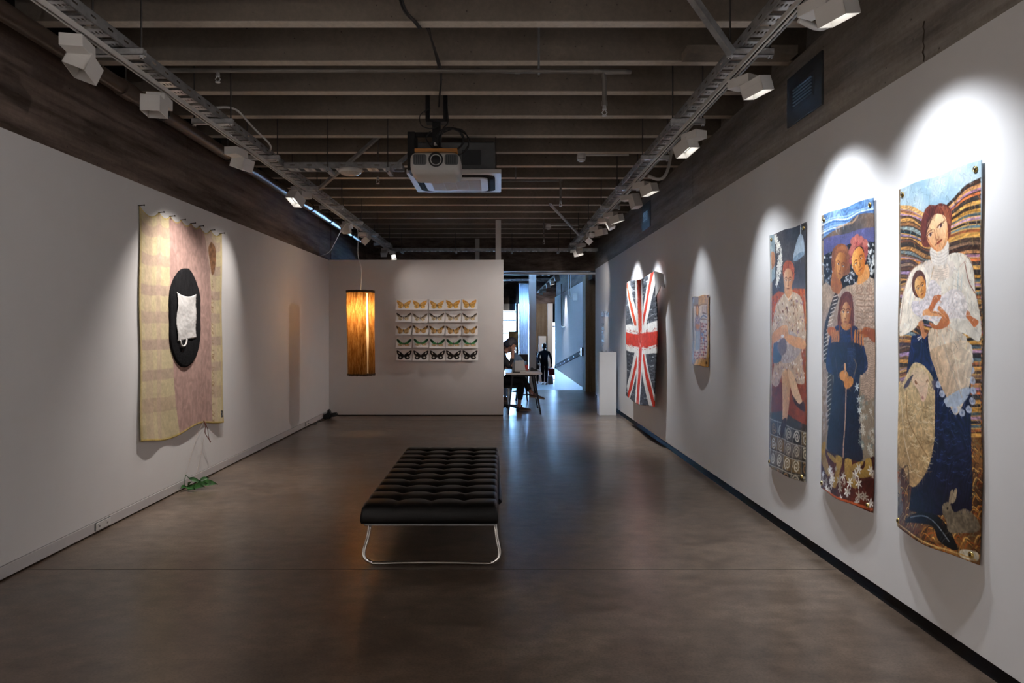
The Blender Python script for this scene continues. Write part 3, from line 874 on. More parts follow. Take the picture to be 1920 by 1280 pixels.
# ================================================================== OBJECTS IN THE ROOM
# ---- tufted bench
BX0, BX1, BY0, BY1, BZ0, BZ1 = -0.885, -0.02, 4.38, 6.58, 0.252, 0.378
be = thing('tufted_bench', ((BX0 + BX1) / 2, 5.5, 0), 'black buttoned leather daybed bench on bent chrome tube legs', 'bench')
NXc, NYc = 4, 11
gx, gy = 96, 220
def tuft(u, v):
    """height of the cushion top below its crown, u,v in 0..1"""
    cu, cv = u * NXc, v * NYc
    du = abs(cu - round(cu)); dv = abs(cv - round(cv))
    z = 0.010 * (1 - math.exp(-(dv / .16) ** 1.4)) * 1.6 + 0.006 * (1 - math.exp(-(du / .10) ** 1.3))
    iu, iv = round(cu), round(cv)
    if 0 < iu < NXc and 0 < iv < NYc:
        d2 = (du / .20) ** 2 + (dv / .30) ** 2
        z -= 0.020 * math.exp(-d2)
    e = min(u * 0.865, (1 - u) * 0.865, v * 2.2, (1 - v) * 2.2)
    z -= 0.010 * max(0, 1 - e / 0.016) ** 2
    return max(z, -.006 if e < .03 else -1) - 0.022
vs_ = []; fs = []
for j in range(gy + 1):
    for i in range(gx + 1):
        u, v = i / gx, j / gy
        vs_.append((BX0 + u * (BX1 - BX0), BY0 + v * (BY1 - BY0), BZ1 + tuft(u, v)))
for j in range(gy):
    for i in range(gx):
        a = j * (gx + 1) + i
        fs.append((a, a + 1, a + gx + 2, a + gx + 1))
mb = MB().add(vs_, fs, True)
# sides, slightly bulging
ring_top = [j for j in range(gx + 1)] + [(j + 1) * (gx + 1) - 1 for j in range(1, gy + 1)] + [gy * (gx + 1) + i for i in range(gx - 1, -1, -1)] + [j * (gx + 1) for j in range(gy - 1, 0, -1)]
prev = ring_top; base_n = len(vs_)
nR = len(ring_top)
for (bulge, z) in ((0.008, 0.30), (0.010, 0.275), (0.004, BZ0)):
    cur = []
    for idx in ring_top:
        x, y, _ = vs_[idx]
        ox = -bulge if x <= BX0 + 1e-6 else bulge if x >= BX1 - 1e-6 else 0
        oy = -bulge if y <= BY0 + 1e-6 else bulge if y >= BY1 - 1e-6 else 0
        mb.v.append((x + ox, y + oy, z)); cur.append(len(mb.v) - 1)
    for k in range(nR):
        mb.f.append((prev[k], cur[k], cur[(k + 1) % nR], prev[(k + 1) % nR])); mb.sm.append(True)
    prev = cur
mb.f.append(tuple(prev[::-1])); mb.sm.append(False)
cush = mb.build('cushion', M['leather'], be)
btn = None
for i in range(1, NXc):
    for j in range(1, NYc):
        x = BX0 + (BX1 - BX0) * i / NXc; y = BY0 + (BY1 - BY0) * j / NYc
        if btn is None:
            o = MB().lathe((0, 0, 0), [(.011, 0), (.010, .004), (.005, .007), (0, .008)], 12).build('button', M['leather'], None)
            btn = o.data; o.parent = cush; o.location = Vector((x, y, BZ1 - .037)) - OFF[be.name]
        else:
            o = put('button', btn, cush, (x, y, BZ1 - .037))
MB().box(BX0 + .012, BX1 - .012, BY0 + .012, BY1 - .012, 0.236, 0.251).build('frame', M['galv_dark'], be, bevel=0.003)
for yf, s in ((4.44, -1), (6.52, 1)):
    yb = yf + s * 0.10
    xa, xb = BX0 + .045, BX1 - .015
    p = [(xa, yf, .24), (xa - .012, yf + s * .045, .15), (xa - .026, yb - s * .015, .085), (xa - .018, yb, .045), (xa + .02, yb, .02), (xa + .07, yb, .013),
         ((xa + xb) / 2, yb, .019), (xb - .06, yb, .013), (xb - .01, yb, .02), (xb + .026, yb, .045), (xb + .033, yb - s * .015, .085), (xb + .018, yf + s * .045, .15), (xb + .004, yf, .24)]
    MB().tube(spline(p, k=8), 0.0115, 12).build('leg_loop', M['chrome'], be)
vs_ = [(BX1 + .004, 6.3, .34), (BX1 + .006, 5.0, .34), (BX1 + .02, 5.0, .30), (BX1 + .03, 5.05, .24), (BX1 + .02, 5.35, .23), (BX1 + .008, 6.3, .27)]
MB().tube(spline([(BX1 + .006, 6.45, .30), (BX1 + .012, 5.6, .28), (BX1 + .022, 5.05, .255), (BX1 + .012, 4.95, .25)], k=8), [.010 + .010 * min(1, i / 18) for i in range(25)], 10).build('side_strap', M['leather'], be)

# ---- hanging bark lamp
LX, LY, LR, LZ0, LZ1 = -2.0, 9.8, 0.198, 0.845, 2.045
la = thing('pendant_lamp', (LX, LY, LZ0), 'tall glowing cylinder lamp of brown bark hung by a thin cord', 'lamp')
m, nt, b = new_mat('bark_lamp_shade')
f1 = noise(nt, 14, 6, 0.75, (3.4, 3.4, 0.35)); f2 = noise(nt, 60, 4, 0.75, (2.4, 2.4, 0.4))
ca = ramp(nt, f1, [(0.34, lin('#7a4c22')), (0.5, lin('#b98a52')), (0.66, lin('#e6c48e'))])
cb_ = mixc(nt, ca, ramp(nt, f2, [(0.35, (0.55, 0.5, 0.45)), (0.6, (1, 1, 1))]), 0.9, 'MULTIPLY')
trn = N(nt, 'ShaderNodeBsdfTranslucent'); dif = N(nt, 'ShaderNodeBsdfDiffuse')
link(nt, cb_, trn.inputs[0])
link(nt, ramp(nt, f1, [(0.3, lin('#4a3018')), (0.7, lin('#8a6238'))]), dif.inputs[0])
mx = N(nt, 'ShaderNodeMixShader'); mx.inputs[0].default_value = 0.55
link(nt, dif.outputs[0], mx.inputs[1]); link(nt, trn.outputs[0], mx.inputs[2])
link(nt, mx.outputs[0], nt.nodes['Material Output'].inputs[0])
M['bark'] = m
M['bark_rim'] = plain('dark_bark_rim', (0.06, 0.032, 0.015), 0.8, var=0.3, nscale=30)
def shade(a0, a1, name):
    mb = MB(); n = max(6, int((a1 - a0) / 5)); h = 40
    vs_, fs = [], []
    for j in range(h + 1):
        t = j / h
        z = LZ0 + (LZ1 - LZ0) * t
        for i in range(n + 1):
            a = a0 + (a1 - a0) * i / n
            e0 = 1.2 * math.sin(t * 9 + a0) + 2.2 * math.exp(-((t - .42) / .16) ** 2)
            if i == 0: a += e0 * .7
            if i == n: a -= e0 * .5
            r = LR * (1 + .012 * math.sin(3 * a * .05 + t * 5) - .02 * (1 - t))
            vs_.append((LX + .012 * (1 - t) + r * math.cos(R(a)), LY + r * math.sin(R(a)), z))
    for j in range(h):
        for i in range(n):
            q = j * (n + 1) + i
            fs.append((q, q + 1, q + n + 2, q + n + 1))
    return mb.add(vs_, fs, True).build(name, M['bark'], la)
# paper liner added behind the bark to soften the bulb, bright through the slits
m, nt, b = new_mat('added_liner_paper')
trn = N(nt, 'ShaderNodeBsdfTranslucent'); dif = N(nt, 'ShaderNodeBsdfDiffuse')
link(nt, ramp(nt, noise(nt, 30, 3), [(0.3, (0.86, 0.78, 0.66)), (0.7, (0.95, 0.88, 0.76))]), trn.inputs[0])
dif.inputs[0].default_value = (0.8, 0.74, 0.62, 1)
mx = N(nt, 'ShaderNodeMixShader'); mx.inputs[0].default_value = 0.6
link(nt, dif.outputs[0], mx.inputs[1]); link(nt, trn.outputs[0], mx.inputs[2])
link(nt, mx.outputs[0], nt.nodes['Material Output'].inputs[0])
M['liner'] = m
lm = MB(); nn_ = 48; vs_ = []; fs = []
for k in range(nn_):
    a = 2 * math.pi * k / nn_
    for z in (LZ0 + .03, LZ1 - .03): vs_.append((LX + .006 + (LR - .018) * math.cos(a), LY + (LR - .018) * math.sin(a), z))
for k in range(nn_): fs.append((2 * k, 2 * ((k + 1) % nn_), 2 * ((k + 1) % nn_) + 1, 2 * k + 1))
lm.add(vs_, fs, True).build('added_liner', M['liner'], la)
# seen from the camera (south = -90 deg): slit near the left edge and one right of the middle
shade(-148.0, -54.0, 'shade_panel'); shade(-47.0, 90.0, 'shade_panel'); shade(90.0, 195.0, 'shade_panel')
for z0, z1, dx in ((LZ0 - .004, LZ0 + .022, .012), (LZ1 - .02, LZ1 + .01, 0)):
    mb = MB(); vs_, fs = [], []
    n = 72
    for k in range(n):
        a = 2 * math.pi * k / n
        for (r, z) in ((LR + .006, z0 + rnd.uniform(-.006, .004)), (LR + .006, z1 + rnd.uniform(-.003, .004)), (LR - .012, z1), (LR - .012, z0)):
            rr_ = r - (.004 if dx else 0)
            vs_.append((LX + dx + rr_ * math.cos(a), LY + rr_ * math.sin(a), z))
    for k in range(n):
        for q in range(4):
            fs.append((k * 4 + q, ((k + 1) % n) * 4 + q, ((k + 1) % n) * 4 + (q + 1) % 4, k * 4 + (q + 1) % 4))
    mb.add(vs_, fs, False).build('shade_rim', M['bark_rim'], la)
mb = MB()
for a in (0, 120, 240):
    mb.cyl((LX, LY, LZ1 - .05), (LX + (LR - .005) * math.cos(R(a)), LY + (LR - .005) * math.sin(R(a)), LZ1 - .03), .003, seg=6)
mb.build('shade_spider', M['blackmetal'], la)
M['bulb'] = emissive('warm_bulb_glass', (1.0, 0.66, 0.34), 12.0)
MB().lathe((LX, LY, LZ1 - .19), [(.0, -.05), (.022, -.042), (.032, -.015), (.026, .02), (.014, .05)], 16).build('bulb', M['bulb'], la)
MB().cyl((LX, LY, LZ1 - .14), (LX, LY, LZ1 - .04), .016, seg=12).build('bulb_socket', M['black'], la)
pl = bpy.data.lights.new('bulb_lamp', 'POINT'); pl.energy = 11.5; pl.color = (1.0, 0.66, 0.34); pl.shadow_soft_size = 0.03
plo = bpy.data.objects.new('bulb_lamp', pl); COL.objects.link(plo); plo.parent = la; plo.location = (0, 0, LZ1 - .20 - LZ0 - .06)
MB().tube(spline([(LX, LY, LZ1 - .04), (LX + .015, LY, LZ1 + .3), (LX - .035, LY, LZ1 + .52), (LX - .045, LY, LZ1 + .9), (-2.19, 9.82, 3.03)], k=8), 0.005, 8).build('cord', M['plastic'], la)
MB().tube(spline([(-2.19, 9.82, 3.03), (-2.3, 9.9, 2.93), (-2.5, 10.3, 2.78), (-2.7, 10.8, 2.72), (-2.93, 11.2, 2.705)], k=8), 0.006, 8).build('supply_cord', M['plastic'], la)

# ---- plinth by the right wall
pd = thing('plinth', (1.9, 11.9, 0), 'tall white painted display plinth standing by the right wall', 'plinth')
MB().box(1.735, 2.03, 11.88, 12.17, 0.0, 1.10).build('plinth_body', M['white_partition'], pd, bevel=0.003)
MB().box(1.7305, 1.7345, 11.9, 12.05, 0.02, 0.36).build('access_panel', M['skirt'], pd)
for i, (x, n_) in enumerate(((1.80, 'leftmost'), (1.87, 'middle'), (1.98, 'rightmost'))):
    o = MB().lathe((x, 12.0, 1.10), [(.012, 0), (.015, .008), (.009, .016 + .006 * (i % 2)), (0, .022 + .006 * (i % 2))], 12).build('pebble', M['galv_dark'], None)
    tag(o, '%s tiny grey pebble on top of the white plinth' % n_, 'pebble', 'pebbles on the plinth')

# ---- sockets in the left skirting
def socket(y0, y1, label, plug=False):
    X = XL + 0.004
    t = thing('power_socket', (X, (y0 + y1) / 2, 0.02), label, 'power socket', 'skirting sockets')
    MB().box(X - .004, X + .003, y0, y1, .022, .08).build('recess', M['vent'], t)
    pl_ = MB().box(X, X + .008, y0 + .008, y1 - .004, .022, .076).build('socket_plate', M['plastic'], t, bevel=0.002)
    for k in (0.25, 0.75):
        yc = y0 + (y1 - y0) * k
        MB().box(X + .0075, X + .009, yc - .006, yc - .002, .040, .055).build('slot', M['black'], pl_)
        MB().box(X + .0075, X + .009, yc + .004, yc + .008, .040, .055).build('slot', M['black'], pl_)
        MB().box(X + .0075, X + .011, yc - .02, yc - .012, .058, .068).build('switch', M['skirt'], pl_)
socket(4.99, 5.19, 'white double power socket in the left skirting near the camera')
socket(10.38, 10.58, 'small power socket in the left skirting near the corner')
pcab = thing('power_cable', (XL + .05, 10.6, 0), 'thin dark power cable trailing along the left skirting to the corner', 'cable')
MB().tube(spline([(XL + .012, 10.52, .05), (XL + .04, 10.58, .03), (XL + .07, 10.75, .006), (XL + .03, 10.95, .006), (XL + .06, 11.2, .006), (XL + .08, 11.4, .01)], k=6), .005, 6).build('cable_body', M['black'], pcab)
bx_ = thing('black_sensor_box', (XL + .1, 11.6, 0), 'black angular device on the floor in the far left corner', 'device')
MB().prism([(XL + .02, .0), (XL + .12, .0), (XL + .13, .10), (XL + .10, .155), (XL + .085, .155), (XL + .075, .10), (XL + .02, .07)], 'y', 11.42, 11.52).build('device_body', M['black'], bx_, bevel=0.004)
MB().prism([(XL + .12, .02), (XL + .22, .04), (XL + .24, .07), (XL + .22, .105), (XL + .12, .09)], 'y', 11.43, 11.51).build('device_nose', M['black'], bx_, bevel=0.006)

# ---- sprig of leaves under the hanging, on its threads
lf = thing('leaf_sprig', (XL + .06, 6.45, 0), 'small sprig of green leaves lying at the skirting below the woven hanging', 'leaves')
m, nt, b = new_mat('green_leaf')
link(nt, ramp(nt, noise(nt, 30, 4), [(0.3, lin('#14301a')), (0.7, lin('#3f7a34'))]), b.inputs['Base Color'])
b.inputs['Roughness'].default_value = 0.45
M['leaf'] = m
def leaf(base, d, up, L, W, curl):
    base = Vector(base); d = Vector(d).normalized(); sd = d.cross(Vector(up)).normalized(); n_ = sd.cross(d)
    vs_, fs = [], []
    K = 8
    for i in range(K + 1):
        t = i / K
        w_ = W * math.sin(math.pi * min(1, t ** .8)) * (1 - .3 * t)
        c = base + d * (L * t) + n_ * (curl * math.sin(math.pi * t))
        for s_ in (-1, 0, 1):
            vs_.append(c + sd * (s_ * w_) + n_ * (.012 * abs(s_)))
    for i in range(K):
        for q in range(2):
            a = i * 3 + q
            fs.append((a, a + 1, a + 4, a + 3))
    return MB().add(vs_, fs, True).build('leaf', M['leaf'], lf)
bx0, by0 = XL + .05, 6.40
CU = (.25, -.75, .6)
for base_, dr_, L_, W_, cl_ in (((bx0, by0 - .03, .03), (.5, -.3, -.08), .13, .032, .01), ((bx0 + .03, by0, .02), (1, -.1, .03), .13, .034, .012), ((bx0 + .06, by0 + .02, .03), (1, .1, .12), .11, .034, .01),
                                ((bx0 + .10, by0 + .04, .05), (1, .0, -.10), .16, .036, .012), ((bx0 + .08, by0 + .05, .06), (.5, .4, .15), .09, .03, .01), ((XL + .035, by0 + .02, .10), (.7, .3, -.38), .13, .024, .008),
                                ((bx0 - .01, by0 - .04, .03), (-.1, -.5, .0), .08, .026, .006), ((bx0 + .01, by0 - .02, .04), (.3, -.2, .28), .07, .02, .006), ((bx0 + .02, by0 - .05, .015), (.9, -.5, .0), .10, .03, .01)):
    leaf(base_, dr_, CU, L_, W_, cl_)
MB().tube(spline([(XL + .025, by0 - .01, .135), (XL + .03, by0 - .04, .09), (XL + .04, by0 - .05, .04), (bx0, by0, .02)], k=6), .003, 6).build('stem', M['leaf'], lf)
MB().tube(spline([(XL + .025, by0 - .01, .135), (XL + .04, by0 + .03, .10), (XL + .10, by0 + .05, .05)], k=6), .003, 6).build('stem', M['leaf'], lf)
M['thread'] = plain('pale_thread', (0.5, 0.42, 0.36), 0.8)
MB().tube(spline([(XL + .03, 6.78, .60), (XL + .015, 6.62, .42), (XL + .02, 6.40, .135)], k=8), .0012, 5).build('thread', M['thread'], lf)
MB().tube(spline([(XL + .03, 6.82, .60), (XL + .015, 6.78, .35), (XL + .04, 6.55, .05)], k=8), .0012, 5).build('thread', M['thread'], lf)

# ================================================================== DESK CORNER BEHIND THE PARTITION
M['desktop'] = plain('pale_desk_laminate', (0.62, 0.58, 0.55), 0.35, var=0.04)
dk = thing('desk', (0.42, 12.5, 0), 'white desk on slanted black trestle legs past the end of the partition', 'desk')
MB().box(0.10, 0.745, 11.98, 13.15, 0.70, 0.735).build('desk_top', M['desktop'], dk, bevel=0.004)
for (xt, xb_, y) in ((.23, .15, 12.02), (.60, .72, 12.02), (.60, .72, 12.98), (.23, .15, 12.98)):
    MB().bar((xt, y, .70), (xb_, y, .0), .075, .03).build('leg', M['blackmetal'], dk)
for y in (12.02, 12.98):
    MB().box(.2, .63, y - .015, y + .015, .67, .70).build('crossbar', M['blackmetal'], dk)
lp = thing('laptop', (0.36, 12.3, 0.735), 'grey laptop standing open on the desk', 'laptop')
M['lapgrey'] = plain('silver_laptop_shell', (0.55, 0.53, 0.51), 0.35, 0.4, var=0.04)
MB().box(.24, .47, 12.10, 12.40, .735, .75).build('laptop_base', M['lapgrey'], lp, bevel=0.004)
MB().prism([(.265, .75), (.47, .75), (.445, .935), (.275, .93)], 'y', 12.40, 12.412).build('laptop_lid', M['lapgrey'], lp, bevel=0.003)
MB().box(.225, .27, 12.12, 12.3, .75, .90).build('side_screen', M['greybox'], lp, bevel=0.003)
def small(name, label, cat, fn, mat, bev=0.003):
    o = fn(MB()).build(name, mat, None, bevel=bev)
    return tag(o, label, cat)
M['red'] = plain('red_plastic', (0.5, 0.03, 0.025), 0.5)
small('red_cup', 'small red cup behind the laptop on the desk', 'cup', lambda q: q.lathe((.50, 12.75, .735), [(.028, 0), (.036, .10), (.032, .10), (.026, .01)], 16), M['red'], 0)
small('phone', 'black phone lying on the desk before the laptop', 'phone', lambda q: q.box(.23, .36, 12.02, 12.09, .735, .752), M['black'])
small('tape_dispenser', 'dark tape dispenser at the right end of the desk', 'dispenser', lambda q: q.prism([(.56, .735), (.70, .735), (.69, .765), (.63, .775), (.60, .80), (.565, .79)], 'y', 12.5, 12.6), M['black'])
small('paper_sheet', 'white sheet of paper flat on the right side of the desk', 'paper', lambda q: q.box(.46, .70, 12.05, 12.35, .735, .738), M['plastic'], 0)

# office chair, mostly behind the partition
ch = thing('office_chair', (0.02, 12.6, 0), 'black swivel office chair with star base behind the partition edge', 'chair')
hub = (0.16, 12.62)
for k in range(5):
    a = R(20 + 72 * k)
    e = (hub[0] + .27 * math.cos(a), hub[1] + .27 * math.sin(a))
    MB().bar((hub[0], hub[1], .10), (e[0], e[1], .075), .035, .03).build('base_arm', M['black'], ch)
    MB().cyl((e[0], e[1] - .02, .03), (e[0], e[1] + .02, .03), .03, seg=14).build('caster', M['black'], ch)
MB().cyl((hub[0], hub[1], .09), (hub[0], hub[1], .44), .025, seg=12).build('gas_column', M['chrome'], ch)
MB().prism(rrect(0.10, 12.62, .23, .23, .08), 'z', .43, .49).build('seat', M['black'], ch, bevel=0.015)
MB().prism([(-.16, .50), (-.11, .50), (-.15, .98), (-.20, .98)], 'y', 12.42, 12.82).build('backrest', M['black'], ch, bevel=0.015)

# sign stand and black screen beyond the desk
ss = thing('sign_stand', (0.36, 16.5, 0), 'framed beige poster on a dark stand beyond the desk', 'sign')
MB().box(.215, .455, 16.48, 16.50, 1.06, 1.45).build('sign_frame', M['frame_dark'], ss, bevel=0.003)
M['poster'] = plain('beige_poster_print', (0.45, 0.34, 0.16), 0.7, var=0.55, nscale=9)
MB().box(.235, .437, 16.474, 16.48, 1.08, 1.43).build('poster', M['poster'], ss)
MB().cyl((.44, 16.49, 0.02), (.44, 16.49, 1.07), .016, seg=10).build('post', M['frame_dark'], ss)
MB().lathe((.44, 16.49, 0), [(.17, 0), (.17, .012), (.03, .02)], 24).build('base_plate', M['frame_dark'], ss)
sc = thing('screen_stand', (0.56, 15.6, 0), 'black flat screen on a slim post beside the white column', 'screen')
MB().box(.43, .645, 15.60, 15.63, .77, .925).build('screen', M['black'], sc, bevel=0.004)
MB().cyl((.63, 15.64, 0.02), (.63, 15.64, .86), .012, seg=8).build('post', M['blackmetal'], sc)
MB().lathe((.63, 15.64, 0), [(.13, 0), (.13, .012), (.02, .02)], 20).build('base_plate', M['blackmetal'], sc)
# far white plinths
fpl = thing('plinth', (1.80, 29.5, ZLOW), 'narrow white plinth against the far concrete wall behind the standing person', 'plinth')
MB().box(1.69, 2.0, 29.45, 29.8, ZLOW, 1.2).build('plinth_body', M['white_wall'], fpl, bevel=0.004)
fp2 = thing('box_plinth', (2.1, 28.4, ZLOW), 'low white box on the lower floor under the red bag', 'box')
MB().box(2.0, 2.22, 28.3, 28.55, ZLOW, -0.45).build('plinth_body', M['white_wall'], fp2, bevel=0.004)
# exit sign box and bent conduit on the far right wall
ex = thing('sign_box', (2.0, 18.2, 2.4), 'small white box sign on bent conduit near the ramp', 'sign')
MB().box(1.93, 2.05, 18.05, 18.13, 2.26, 2.46).build('sign_body', M['plastic'], ex, bevel=0.004)
MB().tube([(1.93, 18.09, 2.33), (1.86, 18.09, 2.34), (1.82, 18.09, 2.42), (1.82, 18.09, 3.2)], .012, 8).build('conduit', M['track'], ex)
MB().tube([(1.88, 18.09, 2.40), (1.88, 18.09, 3.2)], .009, 8).build('conduit', M['track'], ex)
cd = thing('wall_conduit', (2.04, 22.5, 0.6), 'thin white conduit bending down the far white wall', 'conduit')
MB().tube([(2.04, 22.6, 3.0), (2.04, 22.6, 1.62), (2.04, 22.2, 1.58), (2.04, 21.4, 1.58)], .018, 8).build('conduit_body', M['track'], cd)

# ================================================================== PEOPLE
def skin_body(name, joints, bones, mat, parent, levels=2):
    """joints: name -> ((x,y,z), rx, ry); one continuous skinned surface"""
    names = list(joints); idx = {k: i for i, k in enumerate(names)}
    off = OFF[parent.name]
    me = bpy.data.meshes.new(name)
    me.from_pydata([tuple(Vector(joints[k][0]) - off) for k in names], [(idx[a], idx[b_]) for a, b_ in bones], [])
    o = bpy.data.objects.new(name, me)
    COL.objects.link(o); o.parent = parent; OFF[o.name] = off
    sk = o.modifiers.new('skin', 'SKIN'); sk.use_smooth_shade = True
    layer = me.skin_vertices[0].data if me.skin_vertices else None
    if layer is None:
        bpy.context.view_layer.objects.active = o
        o.select_set(True)
        bpy.ops.mesh.customdata_skin_add()
        layer = me.skin_vertices[0].data
    for i, k in enumerate(names):
        j = joints[k]
        layer[i].radius = (j[1], j[2])
        layer[i].use_root = (i == 0)
    sb = o.modifiers.new('subsurf', 'SUBSURF'); sb.levels = levels; sb.render_levels = levels
    me.materials.append(mat)
    return o

M['skin'] = plain('skin', (0.42, 0.22, 0.15), 0.55, var=0.1)
M['darkcloth'] = plain('black_cloth', (0.012, 0.012, 0.016), 0.85, var=0.2)
M['bluecloth'] = plain('pale_blue_shirt', (0.32, 0.48, 0.72), 0.8, var=0.12)
M['navycloth'] = plain('navy_cloth', (0.014, 0.018, 0.032), 0.85, var=0.2)
M['hair'] = plain('dark_brown_hair', (0.018, 0.014, 0.015), 0.6, var=0.3, nscale=40)
M['hairgrey'] = plain('dark_grey_hair', (0.035, 0.033, 0.045), 0.55, var=0.5, nscale=40)
M['shoe'] = plain('brown_canvas_shoe', (0.10, 0.05, 0.035), 0.7, var=0.1)
M['sole'] = plain('tan_rubber_sole', (0.36, 0.25, 0.17), 0.7)

def head(parent, c, fwd, up, mat_hair, s=1.0, hair_len=0.0, volume=1.0):
    """skull with jaw, nose, ears, eye sockets and a hair cap; fwd/up are directions"""
    f = Vector(fwd).normalized(); u = Vector(up); u = (u - u.dot(f) * f).normalized(); r = f.cross(u)
    c = Vector(c)
    def P(a, b_, d): return c + f * (a * s) + r * (b_ * s) + u * (d * s)
    vs_, fs = [], []
    nlat, nlon = 18, 28
    for i in range(nlat + 1):
        th = math.pi * i / nlat
        for k in range(nlon):
            ph = 2 * math.pi * k / nlon
            x, y, z = math.sin(th) * math.cos(ph), math.sin(th) * math.sin(ph), math.cos(th)
            a, b_, d = x * .098, y * .077, z * .118
            if z < 0:
                b_ *= 1 - .30 * (-z) ** 1.3
                a = a * (1 - .12 * -z) + .016 * -z * (1 if x > 0 else .2)
            if x > .5:
                a += .020 * math.exp(-((y / .16) ** 2 + ((z + .15) / .22) ** 2))            # nose
                a -= .010 * (math.exp(-(((y - .38) / .17) ** 2 + ((z - .08) / .10) ** 2)) + math.exp(-(((y + .38) / .17) ** 2 + ((z - .08) / .10) ** 2)))
                a += .006 * math.exp(-((y / .35) ** 2 + ((z + .50) / .07) ** 2))            # lips
            vs_.append(P(a, b_, d))
    for i in range(nlat):
        for k in range(nlon):
            fs.append((i * nlon + k, i * nlon + (k + 1) % nlon, (i + 1) * nlon + (k + 1) % nlon, (i + 1) * nlon + k))
    hd = MB().add(vs_, fs, True).build('head', M['skin'], parent)
    for sgn in (-1, 1):
        MB().tube([P(.01, sgn * .074, .03), P(-.005, sgn * .086, .015), P(-.006, sgn * .085, -.015), P(.008, sgn * .074, -.035)], [.008 * s, .012 * s, .011 * s, .006 * s], 8).build('ear', M['skin'], hd)
        MB().lathe(P(.082, sgn * .030, .008), [(0, -.007 * s), (.007 * s, 0), (0, .007 * s)], 8).build('eye', M['black'], hd)
    MB().tube([P(.098, -.022, -.058), P(.103, 0, -.056), P(.098, .022, -.058)], .0035 * s, 6).build('mouth', plain_red, hd)
    # hair cap: covers crown and back down to the nape
    vs_, fs = [], []
    q = random.Random(int(abs(c.x * 1000)) + 3)
    for i in range(nlat + 1):
        th = math.pi * i / nlat
        for k in range(nlon):
            ph = 2 * math.pi * k / nlon
            x, y, z = math.sin(th) * math.cos(ph), math.sin(th) * math.sin(ph), math.cos(th)
            lim = -.62 - hair_len if x < -.1 else (-.25 if x < .35 else .42)
            zz = max(z, lim)
            e = (1.10 + .10 * (volume - 1) * 4 + q.uniform(-.03, .05) + .04 * math.sin(ph * 7 + th * 5))
            k2 = e if z > lim else .93
            vs_.append(P(x * .100 * k2, y * .080 * k2, zz * .120 * k2 + .006))
    for i in range(nlat):
        for k in range(nlon):
            fs.append((i * nlon + k, i * nlon + (k + 1) % nlon, (i + 1) * nlon + (k + 1) % nlon, (i + 1) * nlon + k))
    MB().add(vs_, fs, True).build('hair', mat_hair, parent)
    return hd
plain_red = plain('lip_skin', (0.30, 0.10, 0.08), 0.5)

def hand(parent, wrist, d, palm_n, s=1.0, curl=0.6, mat=None):
    """palm with five separate bent fingers; d = direction of the fingers, palm_n = way the palm faces"""
    mat = mat or M['skin']
    w = Vector(wrist); d = Vector(d).normalized(); n_ = Vector(palm_n); n_ = (n_ - n_.dot(d) * d).normalized(); sd = d.cross(n_)
    mb = MB()
    rot = Matrix((sd, d, n_)).transposed()
    mb.tube([w - d * .02 * s, w + d * .02 * s, w + d * .055 * s, w + d * .085 * s], [.022 * s, .030 * s, .036 * s, .032 * s], 10)
    for k, L in enumerate((.066, .078, .072, .056)):
        b_ = w + d * .075 * s + sd * ((k - 1.5) * .019 * s)
        p = [b_]; ang = 0; cur = b_
        for seg in (.45, .32, .26):
            ang += curl * .55
            cur = cur + (d * math.cos(ang) + n_ * math.sin(ang)) * (L * seg * s)
            p.append(cur)
        mb.tube(p, [.0095 * s, .009 * s, .008 * s, .0065 * s], 8)
    tb = w + d * .02 * s - sd * .026 * s
    mb.tube([tb, tb + (d * .6 - sd * .7 + n_ * .3) * .03 * s, tb + (d * .85 - sd * .7 + n_ * .7) * .055 * s], [.012 * s, .0105 * s, .008 * s], 8)
    return mb.build('hand', mat, parent)

def shoe(parent, heel, d, L=.27, tilt=0.0, mat=None):
    h = Vector(heel); d = Vector(d).normalized(); sd = d.cross(Vector((0, 0, 1))).normalized(); u = sd.cross(d)
    rings = []
    for t, w_, hh in ((0.0, .028, .06), (.08, .036, .085), (.3, .038, .085), (.5, .042, .065), (.75, .047, .05), (.93, .036, .04), (1.0, .018, .03)):
        c = h + d * (L * t)
        rings.append([c + sd * (w_ * math.cos(a)) + u * (max(0, math.sin(a)) * (hh - .022) + .022 if math.sin(a) >= 0 else .022) for a in [2 * math.pi * k / 14 for k in range(14)]])
    mb = MB(); n = 14
    vs_ = [p for r_ in rings for p in r_]
    mb.add(vs_, [(i * n + k, i * n + (k + 1) % n, (i + 1) * n + (k + 1) % n, (i + 1) * n + k) for i in range(len(rings) - 1) for k in range(n)], True)
    mb.add(rings[0], [tuple(range(n))]); mb.add(rings[-1], [tuple(range(n))[::-1]])
    o = mb.build('shoe', mat or M['shoe'], parent)
    out = [(t, w_) for t, w_ in ((0.0, .026), (.1, .036), (.3, .038), (.5, .043), (.75, .049), (.93, .038), (1.01, .012))]
    pts = [h + d * (L * t) + sd * w_ for t, w_ in out] + [h + d * (L * t) - sd * w_ for t, w_ in out[::-1]]
    n = len(pts)
    MB().add([p for p in pts] + [p + u * .024 for p in pts], [tuple(range(n))[::-1], tuple(range(n, 2 * n))] + [(i, (i + 1) % n, n + (i + 1) % n, n + i) for i in range(n)]).build('sole', M['sole'], o)
    return o

